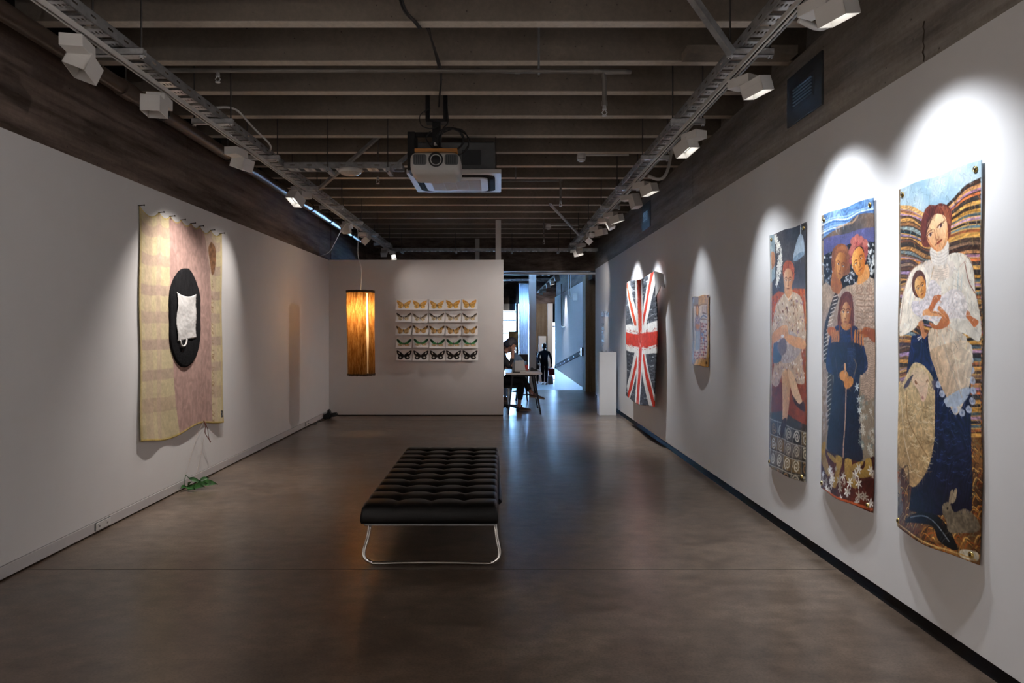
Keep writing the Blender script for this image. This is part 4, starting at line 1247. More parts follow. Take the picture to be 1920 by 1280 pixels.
# -- seated person reading at the desk, cheek on hand, legs crossed
p1 = thing('person', (0.1, 12.62, 0), 'person in black seated at the desk, head bowed on one hand', 'person')
y = 12.62
J = {'pelvis': ((-.02, y, .56), .15, .13), 'waist': ((-.03, y, .72), .13, .115), 'chest': ((.02, y, .90), .155, .12), 'neckb': ((.08, y, 1.06), .065, .06), 'neck': ((.12, y, 1.11), .05, .05),
     'shr': ((.05, y - .17, 1.0), .066, .062), 'elr': ((.17, y - .20, .80), .05, .048), 'wrr': ((.235, y - .13, .98), .038, .036),
     'shl': ((.05, y + .17, 1.0), .066, .062), 'ell': ((.20, y + .24, .80), .05, .048), 'wrl': ((.36, y + .10, .785), .038, .036),
     'hipr': ((.02, y - .09, .54), .10, .10), 'kner': ((.40, y - .07, .55), .072, .07), 'shinr': ((.385, y - .05, .32), .062, .062), 'ankr': ((.365, y - .04, .19), .052, .052),
     'hipl': ((.02, y + .09, .54), .10, .10), 'knel': ((.40, y + .0, .64), .072, .07), 'shinl': ((.50, y - .03, .46), .060, .060), 'ankl': ((.555, y - .05, .36), .05, .05)}
B = [('pelvis', 'waist'), ('waist', 'chest'), ('chest', 'neckb'), ('neckb', 'neck'), ('chest', 'shr'), ('shr', 'elr'), ('elr', 'wrr'), ('chest', 'shl'), ('shl', 'ell'), ('ell', 'wrl'),
     ('pelvis', 'hipr'), ('hipr', 'kner'), ('kner', 'shinr'), ('shinr', 'ankr'), ('pelvis', 'hipl'), ('hipl', 'knel'), ('knel', 'shinl'), ('shinl', 'ankl')]
skin_body('body', J, B, M['darkcloth'], p1)
MB().tube([(.10, y, 1.08), (.135, y, 1.13), (.16, y, 1.18)], [.05, .047, .05], 12).build('neck', M['skin'], p1)
head(p1, (.195, y, 1.205), (.85, -.05, -.52), (.5, 0, .85), M['hairgrey'], 1.0, 0.0, 1.25)
MB().tube([(.185, y - .185, .83), (.21, y - .155, .90), (.235, y - .12, 1.0), (.24, y - .09, 1.07)], [.044, .04, .032, .028], 10).build('forearm', M['skin'], p1)
hand(p1, (.24, y - .09, 1.07), (.0, .15, 1), (0, 1, -.1), 1.0, 0.5)
hand(p1, (.37, y + .09, .78), (1, -.4, -.1), (0, 0, -1), 1.0, 0.4)
MB().tube([(.365, y - .04, .22), (.36, y - .04, .12), (.35, y - .04, .06)], [.042, .036, .04], 10).build('ankle', M['skin'], p1)
MB().tube([(.545, y - .045, .385), (.58, y - .055, .33), (.605, y - .06, .285)], [.042, .036, .038], 10).build('ankle', M['skin'], p1)
shoe(p1, (.30, y - .04, 0.0), (1, -.02, 0))
shoe(p1, (.555, y - .06, .255), (1, -.06, -.18))

# -- pale blue shirt behind the desk
p2 = thing('person', (0.42, 14.3, 0), 'person in pale blue shirt leaning forward behind the seated reader', 'person')
y = 14.2
J = {'pelvis': ((.46, y + .1, .52), .15, .13), 'waist': ((.44, y + .06, .70), .14, .12), 'chest': ((.36, y, .88), .15, .12), 'neckb': ((.27, y - .05, 1.0), .06, .06), 'neck': ((.24, y - .07, 1.03), .05, .05),
     'shr': ((.33, y - .18, .93), .066, .062), 'elr': ((.28, y - .26, .74), .05, .05), 'wrr': ((.16, y - .3, .70), .04, .04),
     'shl': ((.35, y + .17, .93), .066, .062), 'ell': ((.30, y + .22, .74), .05, .05), 'wrl': ((.17, y + .1, .70), .04, .04),
     'hipr': ((.44, y, .50), .10, .10), 'kner': ((.10, y - .02, .50), .075, .07), 'ankr': ((.12, y - .02, .09), .05, .05),
     'hipl': ((.44, y + .2, .50), .10, .10), 'knel': ((.10, y + .2, .50), .075, .07), 'ankl': ((.12, y + .2, .09), .05, .05)}
B2 = [('pelvis', 'waist'), ('waist', 'chest'), ('chest', 'neckb'), ('neckb', 'neck'), ('chest', 'shr'), ('shr', 'elr'), ('elr', 'wrr'), ('chest', 'shl'), ('shl', 'ell'), ('ell', 'wrl'),
      ('pelvis', 'hipr'), ('hipr', 'kner'), ('kner', 'ankr'), ('pelvis', 'hipl'), ('hipl', 'knel'), ('knel', 'ankl')]
skin_body('body', J, B2, M['bluecloth'], p2)
head(p2, (.17, y - .10, 1.13), (-1, -.2, -.5), (-.4, 0, .9), M['hair'])
hand(p2, (.15, y - .3, .70), (-1, .2, 0), (0, 0, -1)); hand(p2, (.16, y + .1, .70), (-1, .2, 0), (0, 0, -1))
shoe(p2, (.16, y - .02, 0), (-1, 0, 0)); shoe(p2, (.16, y + .2, 0), (-1, 0, 0))
st2 = thing('stool', (0.46, 14.35, 0), 'dark stool under the person in pale blue', 'stool')
MB().lathe((.46, 14.3, .31), [(.17, 0), (.18, .03), (.17, .06)], 20).build('seat', M['black'], st2)
for k in range(4):
    a = R(45 + 90 * k)
    MB().cyl((.46 + .12 * math.cos(a), 14.3 + .12 * math.sin(a), .32), (.46 + .17 * math.cos(a), 14.3 + .17 * math.sin(a), 0), .014, seg=8).build('leg', M['blackmetal'], st2)

# -- standing person seen from behind with a red bag
def stander(label, x, y, z, H, cloth, hairm, arm_out=0.0):
    t = thing('person', (x, y, z), label, 'person')
    k = H / 1.65
    def q(a, b_, c): return (x + a * k, y + b_ * k, z + c * k)
    J = {'pelvis': (q(0, 0, .90), .155 * k, .12 * k), 'waist': (q(0, 0, 1.08), .135 * k, .105 * k), 'chest': (q(0, 0, 1.26), .165 * k, .12 * k), 'neckb': (q(0, .01, 1.40), .06 * k, .06 * k), 'neck': (q(0, .02, 1.45), .05 * k, .05 * k),
         'shr': (q(.19, 0, 1.32), .062 * k, .06 * k), 'elr': (q(.25 + arm_out, 0, 1.05), .048 * k, .048 * k), 'wrr': (q(.27 + arm_out, .05, .83), .036 * k, .036 * k),
         'shl': (q(-.19, 0, 1.32), .062 * k, .06 * k), 'ell': (q(-.26, .02, 1.05), .048 * k, .048 * k), 'wrl': (q(-.22, .12, .88), .036 * k, .036 * k),
         'hipr': (q(.085, 0, .84), .105 * k, .105 * k), 'kner': (q(.08, .02, .47), .075 * k, .075 * k), 'ankr': (q(.07, -.03, .09), .055 * k, .055 * k),
         'hipl': (q(-.085, 0, .84), .105 * k, .105 * k), 'knel': (q(-.07, .06, .47), .075 * k, .075 * k), 'ankl': (q(-.05, .12, .10), .055 * k, .055 * k)}
    skin_body('body', J, B2, cloth, t)
    MB().tube([q(0, .015, 1.40), q(0, .025, 1.49)], [.052 * k, .048 * k], 12).build('neck', M['skin'], t)
    head(t, q(0, .035, 1.545), (0, 1, -.15), (0, 0, 1), hairm, k, 0.0, 1.3)
    hand(t, q(.272 + arm_out, .055, .81), (.05, .1, -1), (-1, 0, 0), k, 1.0)
    hand(t, q(-.218, .13, .86), (.2, .3, -1), (1, 0, 0), k, .5)
    shoe(t, q(.07, -.07, 0), (0.1, 1, 0), .26 * k, mat=M['black']); shoe(t, q(-.05, .08, 0), (-.1, 1, 0), .26 * k, mat=M['black'])
    return t
stander('person in navy seen from behind on the lower floor, carrying a red bag', 1.83, 28.0, ZLOW, 1.66, M['navycloth'], M['hair'], .03)
stander('short person in dark clothes half hidden by the white column', 1.53, 28.6, ZLOW, 1.32, M['darkcloth'], M['hair'])
rb = thing('shopping_bag', (2.14, 28.06, -0.41), 'red carrier bag hanging from the hand of the standing person', 'bag')
MB().prism([(2.02, -.41), (2.25, -.39), (2.28, -.10), (1.99, -.10)], 'y', 28.02, 28.14).build('bag_body', M['red'], rb, bevel=0.01)
MB().tube(spline([(2.05, 28.08, -.11), (2.09, 28.08, -.03), (2.13, 28.08, .0), (2.17, 28.08, -.03), (2.21, 28.08, -.11)], k=6), .012, 6).build('bag_handle', M['red'], rb)
# ================================================================== ART ON THE WALLS
def vnoise(h, w, cy_, cx_, seed, octs=3):
    """smooth value noise, cy_ x cx_ cells over the array"""
    g = np.random.default_rng(seed); out = np.zeros((h, w)); amp = 1.0; tot = 0
    for o in range(octs):
        ny, nx = int(cy_ * 2 ** o) + 2, int(cx_ * 2 ** o) + 2
        t = g.random((ny + 1, nx + 1))
        yy = np.linspace(0, ny - 1.001, h); xx = np.linspace(0, nx - 1.001, w)
        yi = yy.astype(int); xi = xx.astype(int); fy = yy - yi; fx = xx - xi
        fy = fy * fy * (3 - 2 * fy); fx = fx * fx * (3 - 2 * fx)
        a = t[yi][:, xi]; b_ = t[yi][:, xi + 1]; c = t[yi + 1][:, xi]; d = t[yi + 1][:, xi + 1]
        out += amp * ((a * (1 - fx) + b_ * fx) * (1 - fy)[:, None] + (c * (1 - fx) + d * fx) * fy[:, None])
        tot += amp; amp *= .5
    return out / tot

class Canvas:
    """paints flat colour on a w x h metre sheet; s runs right, t runs down. conv turns drawing coordinates into (s, t)"""
    def __init__(c, w, h, nx, ny, conv, bg_):
        c.w, c.h, c.nx, c.ny = w, h, nx, ny
        c.W, c.H = nx * 2, ny * 2
        c.conv = conv
        c.A = np.empty((c.H, c.W, 3)); c.A[:] = c.rgb(bg_)
        c.S, c.T = np.meshgrid((np.arange(c.W) + .5) / c.W * w, (np.arange(c.H) + .5) / c.H * h)
        c.n1 = vnoise(c.H, c.W, h * 25, w * 25, 5); c.n2 = vnoise(c.H, c.W, h * 90, w * 90, 9, 2); c.n3 = vnoise(c.H, c.W, h * 6, w * 6, 12, 3)
    @staticmethod
    def rgb(x):
        x = x.lstrip('#'); return np.array([int(x[i:i + 2], 16) / 255 for i in (0, 2, 4)])
    def pts(c, p):
        return [c.conv(*q) for q in p]
    def _box(c, P, pad=0):
        P = np.array(P); x0, y0 = P.min(0) - pad; x1, y1 = P.max(0) + pad
        i0 = max(0, int(x0 / c.w * c.W)); i1 = min(c.W, int(x1 / c.w * c.W) + 2)
        j0 = max(0, int(y0 / c.h * c.H)); j1 = min(c.H, int(y1 / c.h * c.H) + 2)
        return i0, i1, j0, j1
    def _mask(c, P):
        i0, i1, j0, j1 = c._box(P)
        if i1 <= i0 or j1 <= j0: return None
        S = c.S[j0:j1, i0:i1]; T = c.T[j0:j1, i0:i1]
        m = np.zeros(S.shape, bool); n = len(P)
        for a in range(n):
            x0, y0 = P[a]; x1, y1 = P[(a + 1) % n]
            if y0 == y1: continue
            cond = ((y0 > T) != (y1 > T))
            m ^= cond & (S < (x1 - x0) * (T - y0) / (y1 - y0) + x0)
        return m, (slice(j0, j1), slice(i0, i1))
    def fill(c, m, sl, col, a=1.0, tex=0.25, col2=None, axis=None, wave=None):
        base = np.empty(m.shape + (3,)); base[:] = c.rgb(col)
        if col2 is not None:
            if axis == 'noise':
                f = np.clip((c.n3[sl] - .3) / .4, 0, 1)
            else:
                S, T = c.S[sl], c.T[sl]; d = S * axis[0] + T * axis[1]; dm = d[m]
                f = (d - dm.min()) / max(1e-6, dm.max() - dm.min()) if dm.size else d * 0
            base = base * (1 - f[..., None]) + c.rgb(col2) * f[..., None]
        if tex:
            base = base * (1 + tex * (c.n1[sl] - .5) + tex * .8 * (c.n2[sl] - .5))[..., None]
        if wave:
            fx, fy, amp, strg = wave
            ph = c.S[sl] * fx + c.T[sl] * fy + amp * (c.n3[sl] * 6 + np.sin(c.S[sl] * 60) * .4)
            base = base * (1 + strg * np.sin(ph * 6.283))[..., None]
        A = c.A[sl]; A[m] = A[m] * (1 - a) + base[m] * a
    def poly(c, p, col, smooth=True, raw=False, **k):
        P = p if raw else c.pts(p)
        P = [tuple(q) for q in (spline(P, True, 5) if smooth else P)]
        r = c._mask(P)
        if r: c.fill(r[0], r[1], col, **k)
    def line(c, p, w, col, smooth=True, raw=False, a=1.0, taper=False):
        P = p if raw else c.pts(p)
        P = [tuple(q) for q in (spline(P, False, 5) if smooth and len(P) > 2 else P)]
        i0, i1, j0, j1 = c._box(P, w)
        if i1 <= i0 or j1 <= j0: return
        sl = (slice(j0, j1), slice(i0, i1)); S, T = c.S[sl], c.T[sl]
        D = np.full(S.shape, 1e9); n = len(P) - 1
        for q in range(n):
            x0, y0 = P[q]; dx, dy = P[q + 1][0] - x0, P[q + 1][1] - y0
            L = dx * dx + dy * dy + 1e-12
            t = np.clip(((S - x0) * dx + (T - y0) * dy) / L, 0, 1)
            ww = 1.0 if not taper else max(.15, math.sin(math.pi * (q + .5) / n))
            D = np.minimum(D, np.hypot(S - x0 - t * dx, T - y0 - t * dy) / ww)
        c.fill(D < w / 2, sl, col, a=a, tex=.15)
    def ell(c, x, y, rx, ry, col, rot=0, raw=False, n=28, **k):
        """rx, ry in metres"""
        s, t = (x, y) if raw else c.conv(x, y)
        ca, sa = math.cos(R(rot)), math.sin(R(rot))
        P = [(s + rx * math.cos(a) * ca - ry * math.sin(a) * sa, t + rx * math.cos(a) * sa + ry * math.sin(a) * ca) for a in [2 * math.pi * i / n for i in range(n)]]
        c.poly(P, col, smooth=False, raw=True, **k)
    def star(c, s, t, r, col, k=6, seed=0):
        q = random.Random(seed); a0 = q.uniform(0, 6)
        for i in range(k):
            a = a0 + 2 * math.pi * i / k
            c.ell(s + r * .55 * math.cos(a), t + r * .55 * math.sin(a), r * .5, r * .17, col, rot=math.degrees(a), raw=True, n=10)
    def face(c, cx, cy_, rx, ry, rot, lo, hi, line='#5a2d18', lip='#a0543c', eye='#4a3b38'):
        """painted face: oval, shaded cheek, brows, eyes, long nose, mouth; all in metres about (cx, cy_)"""
        ca, sa = math.cos(R(rot)), math.sin(R(rot))
        def q(a, b_): return (cx + a * rx * ca - b_ * ry * sa, cy_ + a * rx * sa + b_ * ry * ca)
        o = [q(0, -1), q(.62, -.86), (q(.95, -.35)), q(.93, .15), q(.66, .68), q(.22, .98), q(-.22, .98), q(-.66, .68), q(-.93, .15), q(-.95, -.35), q(-.62, -.86)]
        c.poly(o, hi, raw=True, col2=lo, axis=(ca, sa * .2), tex=.1)
        c.poly([q(-.95, -.2), q(-.6, .0), q(-.5, .5), q(-.2, .95), q(-.66, .68), q(-.93, .15)], lo, raw=True, a=.45, tex=.1)
        for s_ in (-1, 1):
            c.line([q(s_ * .70, -.20), q(s_ * .42, -.30), q(s_ * .12, -.18)], ry * .07, line, raw=True)
            c.ell(*q(s_ * .42, -.05), rx * .20, ry * .075, '#e8dcc8', rot=rot, raw=True, tex=0)
            c.ell(*q(s_ * .40, -.05), rx * .10, ry * .075, eye, rot=rot, raw=True, tex=0)
            c.line([q(s_ * .68, -.04), q(s_ * .42, -.13), q(s_ * .2, -.03)], ry * .04, line, raw=True)
        c.line([q(.12, -.18), q(.08, .10), q(.14, .33)], ry * .05, line, raw=True, a=.8)
        c.line([q(-.14, .36), q(0, .42), q(.16, .35)], ry * .05, line, raw=True)
        c.ell(*q(-.06, .15), rx * .09, ry * .22, hi, rot=rot, raw=True, a=.6)
        c.ell(*q(0, .62), rx * .30, ry * .055, lip, rot=rot, raw=True)
        c.line([q(-.32, .61), q(0, .60), q(.32, .61)], ry * .03, line, raw=True)
    def hair_lines(c, p0, p1, n, w, col, seed=1, bow=.02):
        q = random.Random(seed)
        for i in range(n):
            a = q.random()
            s0 = (p0[0][0] + (p0[1][0] - p0[0][0]) * a, p0[0][1] + (p0[1][1] - p0[0][1]) * a)
            s1 = (p1[0][0] + (p1[1][0] - p1[0][0]) * a, p1[0][1] + (p1[1][1] - p1[0][1]) * a)
            mid = ((s0[0] + s1[0]) / 2 + q.uniform(-bow, bow), (s0[1] + s1[1]) / 2 + q.uniform(-bow, bow))
            c.line([s0, mid, s1], w, col, raw=True, a=.6)
    def strokes(c, n, seed, L=.03, w=.004):
        """visible brushwork: short strokes a little lighter or darker than the paint under them"""
        q = random.Random(seed)
        for i in range(n):
            s_, t_ = q.uniform(0, c.w), q.uniform(0, c.h)
            px_ = c.A[min(c.H - 1, int(t_ / c.h * c.H)), min(c.W - 1, int(s_ / c.w * c.W))]
            k_ = q.choice([.72, .82, 1.14, 1.28])
            col = '#%02x%02x%02x' % tuple(int(255 * min(1, max(0, v * k_))) for v in px_)
            a_ = math.pi / 2 + q.gauss(0, .7); l_ = L * q.uniform(.5, 1.3)
            c.line([(s_, t_), (s_ + l_ * .5 * math.cos(a_) + q.uniform(-.004, .004), t_ + l_ * .5 * math.sin(a_)), (s_ + l_ * math.cos(a_), t_ + l_ * math.sin(a_))], w, col, smooth=False, raw=True, a=.38)
    def result(c):
        A = np.clip(c.A, 0, 1).reshape(c.ny, 2, c.nx, 2, 3).mean((1, 3))
        return np.where(A <= .04045, A / 12.92, ((A + .055) / 1.055) ** 2.4)

def paint_mat(name, rough=0.75, bmp=0.1):
    m, nt, b = new_mat(name)
    at = N(nt, 'ShaderNodeVertexColor'); at.layer_name = 'paint'
    link(nt, at.outputs[0], b.inputs['Base Color'])
    b.inputs['Roughness'].default_value = rough
    b.inputs['Specular IOR Level'].default_value = 0.25
    if bmp: bump(nt, b, noise(nt, 220, 3, .6), bmp, .003)
    return m
M['canvas'] = paint_mat('painted_canvas', .6, .1)
M['cloth_art'] = paint_mat('dyed_cloth', .9, .25)
M['paper_art'] = paint_mat('printed_paper', .55, .0)
M['back'] = plain('raw_canvas_back', (0.42, 0.38, 0.32), 0.85, var=0.1)

def sheet(name, colors, pos, mat, parent, thick=0.003, nrm=(1, 0, 0)):
    """grid mesh coloured per corner point; pos(u, v) gives the world point, closed with a back skin"""
    ny, nx = colors.shape[:2]
    off = OFF[parent.name]; nv = Vector(nrm) * thick
    U = np.linspace(0, 1, nx); V = np.linspace(0, 1, ny)
    P = np.array([[pos(u, v) for u in U] for v in V]).reshape(-1, 3) - np.array(off)
    idx = np.arange(nx * ny).reshape(ny, nx)
    F = np.stack([idx[:-1, :-1], idx[1:, :-1], idx[1:, 1:], idx[:-1, 1:]], -1).reshape(-1, 4)
    loop = np.concatenate([idx[0, :], idx[1:, -1], idx[-1, -2::-1], idx[-2:0:-1, 0]])
    rim = P[loop] + np.array(nv)
    n0 = len(P); L = len(loop)
    rid = np.arange(n0, n0 + L)
    E = np.stack([loop, np.roll(loop, -1), np.roll(rid, -1), rid], -1)
    allv = np.concatenate([P, rim]); faces = np.concatenate([F, E])
    me = bpy.data.meshes.new(name)
    me.vertices.add(len(allv)); me.vertices.foreach_set('co', allv.ravel())
    me.loops.add(faces.size); me.loops.foreach_set('vertex_index', faces.ravel().astype(np.int32))
    me.polygons.add(len(faces)); me.polygons.foreach_set('loop_start', np.arange(0, faces.size, 4, dtype=np.int32))
    me.polygons.foreach_set('use_smooth', [True] * len(F) + [False] * L)
    me.update(calc_edges=True)
    at = me.color_attributes.new('paint', 'FLOAT_COLOR', 'POINT')
    c4 = np.ones((len(allv), 4)); c4[:n0, :3] = colors.reshape(-1, 3); c4[n0:, :3] = colors.reshape(-1, 3)[loop] * .8
    at.data.foreach_set('color', c4.ravel())
    me.materials.append(mat)
    o = bpy.data.objects.new(name, me); COL.objects.link(o)
    o.parent = parent; OFF[o.name] = off
    return o

FX, VPX, VPY = 1280.0, 937.0, 617.0
def wall_conv(X, yl, yr, zt, zb):
    """drawing coordinates read off the photograph -> metres on a sheet lying in the wall plane x = X (it stays on the wall)"""
    def f(x, y):
        Y = FX * X / (x - VPX)
        return (abs(Y - yl), zt - (EYE - (y - VPY) * Y / FX))
    return f

def eyelet(parent, x, y, z):
    MB().lathe((x, y, z), [(.014, .004), (.014, -.004), (.006, -.006), (.006, .004)], 18, 'x').build('eyelet', M['brass'], parent)
    MB().lathe((x, y, z), [(.006, -.003), (.004, -.007), (0, -.008)], 10, 'x').build('hook', M['nail'], parent)

def banner(name, label, yl, yr, zt, zb, art, curl, seed, nx=210, ny=600, eyes=True):
    w, h = yl - yr, zt - zb
    t = thing(name, (XR, (yl + yr) / 2, zb), label, 'painting', 'painted banners on the right wall')
    cv = Canvas(w, h, nx, ny, wall_conv(XR, yl, yr, zt, zb), '#8a7a66')
    art(cv)
    cv.strokes(2600 if eyes else 300, seed)
    q = random.Random(seed); p1_, p2_ = q.uniform(0, 6), q.uniform(0, 6)
    def pos(u, v):
        d = .012 + .004 * math.sin(u * 5 + p1_) * math.sin(v * 4 + p2_) + curl * (v ** 7) * (math.sin(math.pi * u) ** .8 * .9 + .1)
        e = .0035 * math.sin(v * 17 + p1_) * (1 if u < .5 else -1) * abs(u - .5) * 2
        ez = .004 * math.sin(u * 11 + p2_)
        return (XR - d, yl - u * w + e, zt - v * h + ez)
    sheet('canvas', cv.result(), pos, M['canvas'], t, .004)
    if eyes:
        for u, v in ((.055, .02), (.945, .02), (.05, .982), (.945, .982)):
            p = pos(u, v); eyelet(t, p[0] - .001, p[1], p[2])
    return t

# ------------------------------------------------------------------ painting of the mother with child, lamb and hares
def art_mother(c):
    a = lambda p: [(1680 + x / 3.459, 290 + y / 3.459) for x, y in p]
    k = lambda p: [(1680 + x / 3.122, 650 + y / 3.122) for x, y in p]
    g = lambda p: [(1690 + x / 8, 380 + y / 8) for x, y in p]
    bb = lambda p: [(1690 + x / 7.11, 500 + y / 7.11) for x, y in p]
    # sky
    c.poly(a([(20, 0), (600, 0), (600, 420), (20, 420)]), '#b4c4cc', smooth=False, col2='#93b2c4', axis='noise', tex=.08)
    # strata of hills: bands waving down from both sides
    cols = ['#c99a62', '#85563f', '#a07f98', '#57402f', '#b5844a', '#8d5f3a', '#8b9a98', '#1d2e36', '#8f7896', '#c08a48', '#6b4028', '#2e2924', '#a5743f', '#6c7a7c', '#6b4a34', '#b8763c', '#4a3a44', '#93745a', '#5c3a24', '#a98bab', '#6a4c30', '#c48a48', '#3e3028', '#8c6a4a']
    q = random.Random(4)
    y0 = 335
    for i, col in enumerate(cols * 3):
        dy = 26 + q.uniform(-6, 10)
        y = y0 + i * 22
        lb = [(20, y), (110, y + 4 + 10 * math.sin(i)), (190, y + 46 + 8 * math.sin(i * 2)), (260, y + 60)]
        c.poly(a(lb + [(260, 2100), (20, 2100)]), col, smooth=False, wave=(14, 60, .5, .16), tex=.35)
        c.line(a(lb), .005, q.choice(['#cf9a50', '#2c2622', '#3a2a20', '#a0828e']))
    for i, col in enumerate((['#3c2418', '#c88a58', '#a87890', '#d0703c', '#3a3430', '#e0a456', '#2e241e', '#b8843a', '#4c5a5e', '#b890a8', '#2a2624', '#5e7276', '#a05a34', '#d8a050', '#4a3628', '#8c6a50'] * 4)[:62]):
        y = 150 + i * 27
        f = max(.25, 1 - i * .06)
        rb_ = [(330, y + 190 * f), (400, y + 130 * f), (470, y + 60 * f), (565, y + 2)]
        c.poly(a(rb_ + [(575, 2100), (330, 2100)]), col, smooth=False, wave=(10, 50, .5, .16), tex=.35)
        c.line(a(rb_), .005, q.choice(['#c89450', '#2c2622', '#3a2a20', '#d8a860']))
    # lower ground: tangled brown grass
    c.poly(k([(0, 560), (562, 520), (562, 1280), (0, 1280)]), '#8a5c2c', smooth=False, col2='#4a2c16', axis='noise', tex=.5)
    for i in range(420):
        x = q.uniform(10, 520); y = q.uniform(560, 1240); r_ = q.uniform(20, 70)
        col = q.choice(['#c98a3c', '#e2b060', '#6a3414', '#a8501c', '#2a1a10', '#7a6a48'])
        c.line(k([(x, y), (x + r_ * .3, y - r_), (x + r_, y - r_ * .7 + q.uniform(-20, 40))]), .005, col, taper=True)
    # blue skirt
    c.poly(k([(110, -60), (215, -80), (450, 200), (455, 600), (470, 960), (440, 985), (250, 980), (130, 960), (130, 800), (75, 180)]), '#16234a', smooth=False, col2='#120e1e', axis=(0, 1), wave=(30, 4, 1.2, .22), tex=.4)
    for i in range(60):
        x = q.uniform(245, 440); y = q.uniform(260, 800)
        c.line(k([(x, y), (x + 10, y + 6), (x + 22, y)]), .003, '#4a6a9c', a=.5)
    # boots
    c.poly(k([(130, 1000), (230, 960), (330, 1010), (420, 1170), (400, 1190), (330, 1130), (280, 1040), (180, 1030), (120, 1030)]), '#0c0a0a')
    c.line(k([(150, 1000), (230, 985), (300, 1030), (380, 1140)]), .005, '#9aa0a4', a=.7)
    # blouse with wide sleeves
    c.poly(a([(215, 690), (110, 760), (60, 900), (40, 1090), (45, 1170), (130, 1140), (220, 1060), (330, 1160), (440, 1160), (555, 1205), (555, 1010), (530, 900), (520, 740), (480, 660), (380, 640), (300, 690)]), '#efe2d0', col2='#e0d8ca', axis=(1, .2), tex=.12, wave=(7, 2, .6, .035))
    for i in range(26):
        x = q.uniform(90, 500); y = q.uniform(700, 900)
        c.line(a([(x, y), (x - 6, y + 60), (x - 14 + q.uniform(-10, 10), y + 130)]), .006, q.choice(['#f6efe2', '#d8bda6', '#c9ced2', '#e6cfae', '#b6c4c8']), a=.6, taper=True)
    c.line(a([(465, 700), (490, 830), (530, 900)]), .005, '#8c5c4c'); c.line(a([(105, 770), (70, 880), (50, 1090)]), .004, '#a98a78')
    c.line(a([(480, 660), (520, 740), (535, 900), (552, 1000)]), .004, '#8a6a5a'); c.line(a([(215, 690), (110, 760), (65, 880)]), .004, '#a98a78')
    # bib and high collar
    c.poly(a([(205, 690), (230, 790), (320, 815), (390, 770), (380, 690)]), '#ddd0c4', tex=.12)
    c.poly(a([(262, 720), (245, 805), (320, 812), (362, 790), (345, 700)]), '#e2d2c2')
    for i in range(5): c.line(a([(262, 735 + i * 14), (310, 740 + i * 14), (350, 730 + i * 14)]), .003, '#c4b0a0')
    c.line(a([(262, 720), (243, 800)]), .004, '#b89468')
    c.poly(a([(240, 600), (246, 690), (300, 715), (352, 685), (358, 560), (300, 600)]), '#e4dacf', tex=.08)
    for i in range(4): c.line(a([(243, 625 + i * 20), (300, 640 + i * 20), (355, 610 + i * 20)]), .003, '#bfb2a8')
    # hair and face
    c.poly(g([(550, 30), (620, 0), (700, 20), (770, 90), (800, 220), (790, 350), (740, 560), (700, 300), (640, 170), (560, 160), (420, 330), (395, 480), (440, 650), (360, 640), (320, 420), (350, 220), (420, 70)]), '#6e3426', col2='#4a1f1a', axis=(1, 0), wave=(60, 20, 1.0, .15))
    c.poly(g([(530, 30), (780, 90), (790, 350), (745, 540), (470, 660), (345, 640), (330, 400), (420, 80)]), '#6a3226', wave=(60, 16, 1.0, .15))
    fc = g([(545, 165), (640, 165), (700, 210), (735, 330), (740, 520), (700, 640), (600, 720), (520, 690), (440, 600), (405, 480), (400, 380), (450, 270)])
    c.poly(fc, '#f2cfa2', col2='#e0a070', axis=(-.3, 1), tex=.06)
    c.poly(g([(600, 720), (520, 690), (440, 600), (410, 470), (450, 560), (520, 650)]), '#c07848', a=.6)
    c.poly(g([(735, 330), (742, 520), (700, 640), (620, 715), (690, 600), (715, 450)]), '#d08a58', a=.7)
    c.line(g([(415, 480), (450, 430), (510, 395)]), .005, '#6a3826'); c.line(g([(575, 360), (620, 310), (690, 265)]), .005, '#6a3826')
    for (x, y) in ((470, 475), (630, 335)):
        c.ell(*g([(x, y)])[0], .017, .008, '#e9d6c4', rot=-38); c.ell(*g([(x + 4, y)])[0], .009, .008, '#4a3038', rot=-38)
        c.line(g([(x - 48, y + 30), (x - 5, y - 22), (x + 45, y - 38)]), .004, '#5a2c20')
    c.line(g([(530, 400), (545, 480), (560, 545), (600, 535), (605, 500)]), .005, '#a86040'); c.line(g([(570, 380), (580, 460), (590, 500)]), .004, '#c88860')
    c.poly(g([(550, 625), (590, 570), (640, 535), (655, 545), (620, 590), (570, 620)]), '#a8452e', tex=.05); c.line(g([(550, 625), (600, 580), (655, 540)]), .003, '#4a1c16')
    c.hair_lines([c.conv(*g([(420, 120)])[0]), c.conv(*g([(600, 20)])[0])], [c.conv(*g([(370, 600)])[0]), c.conv(*g([(440, 330)])[0])], 16, .004, '#3c1612', 3, .012)
    c.hair_lines([c.conv(*g([(600, 40)])[0]), c.conv(*g([(720, 40)])[0])], [c.conv(*g([(740, 300)])[0]), c.conv(*g([(785, 330)])[0])], 12, .004, '#9a5a40', 5, .012)
    # child in lace
    c.poly(bb([(200, 620), (180, 480), (330, 440), (430, 170), (560, 270), (570, 380), (700, 300), (830, 340), (910, 520), (900, 700), (700, 690), (480, 720), (330, 700)]), '#d6ccd0', col2='#e6dcd6', axis=(1, 0), tex=.18, wave=(16, 30, 1.0, .06))
    c.poly(bb([(410, 840), (640, 790), (860, 920), (900, 1000), (940, 1350), (960, 1500), (880, 1780), (760, 1980), (660, 1800), (520, 1400), (420, 1150)]), '#e4d6c4', col2='#d8c0a4', axis=(-1, .4), tex=.15, wave=(18, 4, .8, .06))
    for i in range(22):
        x = q.uniform(440, 860); y = q.uniform(850, 1300)
        c.line(bb([(x, y), (x + 40, y + 150), (x + 60, y + 320)]), .005, q.choice(['#f2e8d8', '#c0a488', '#b8bcc4', '#e8d0b0']), a=.55, taper=True)
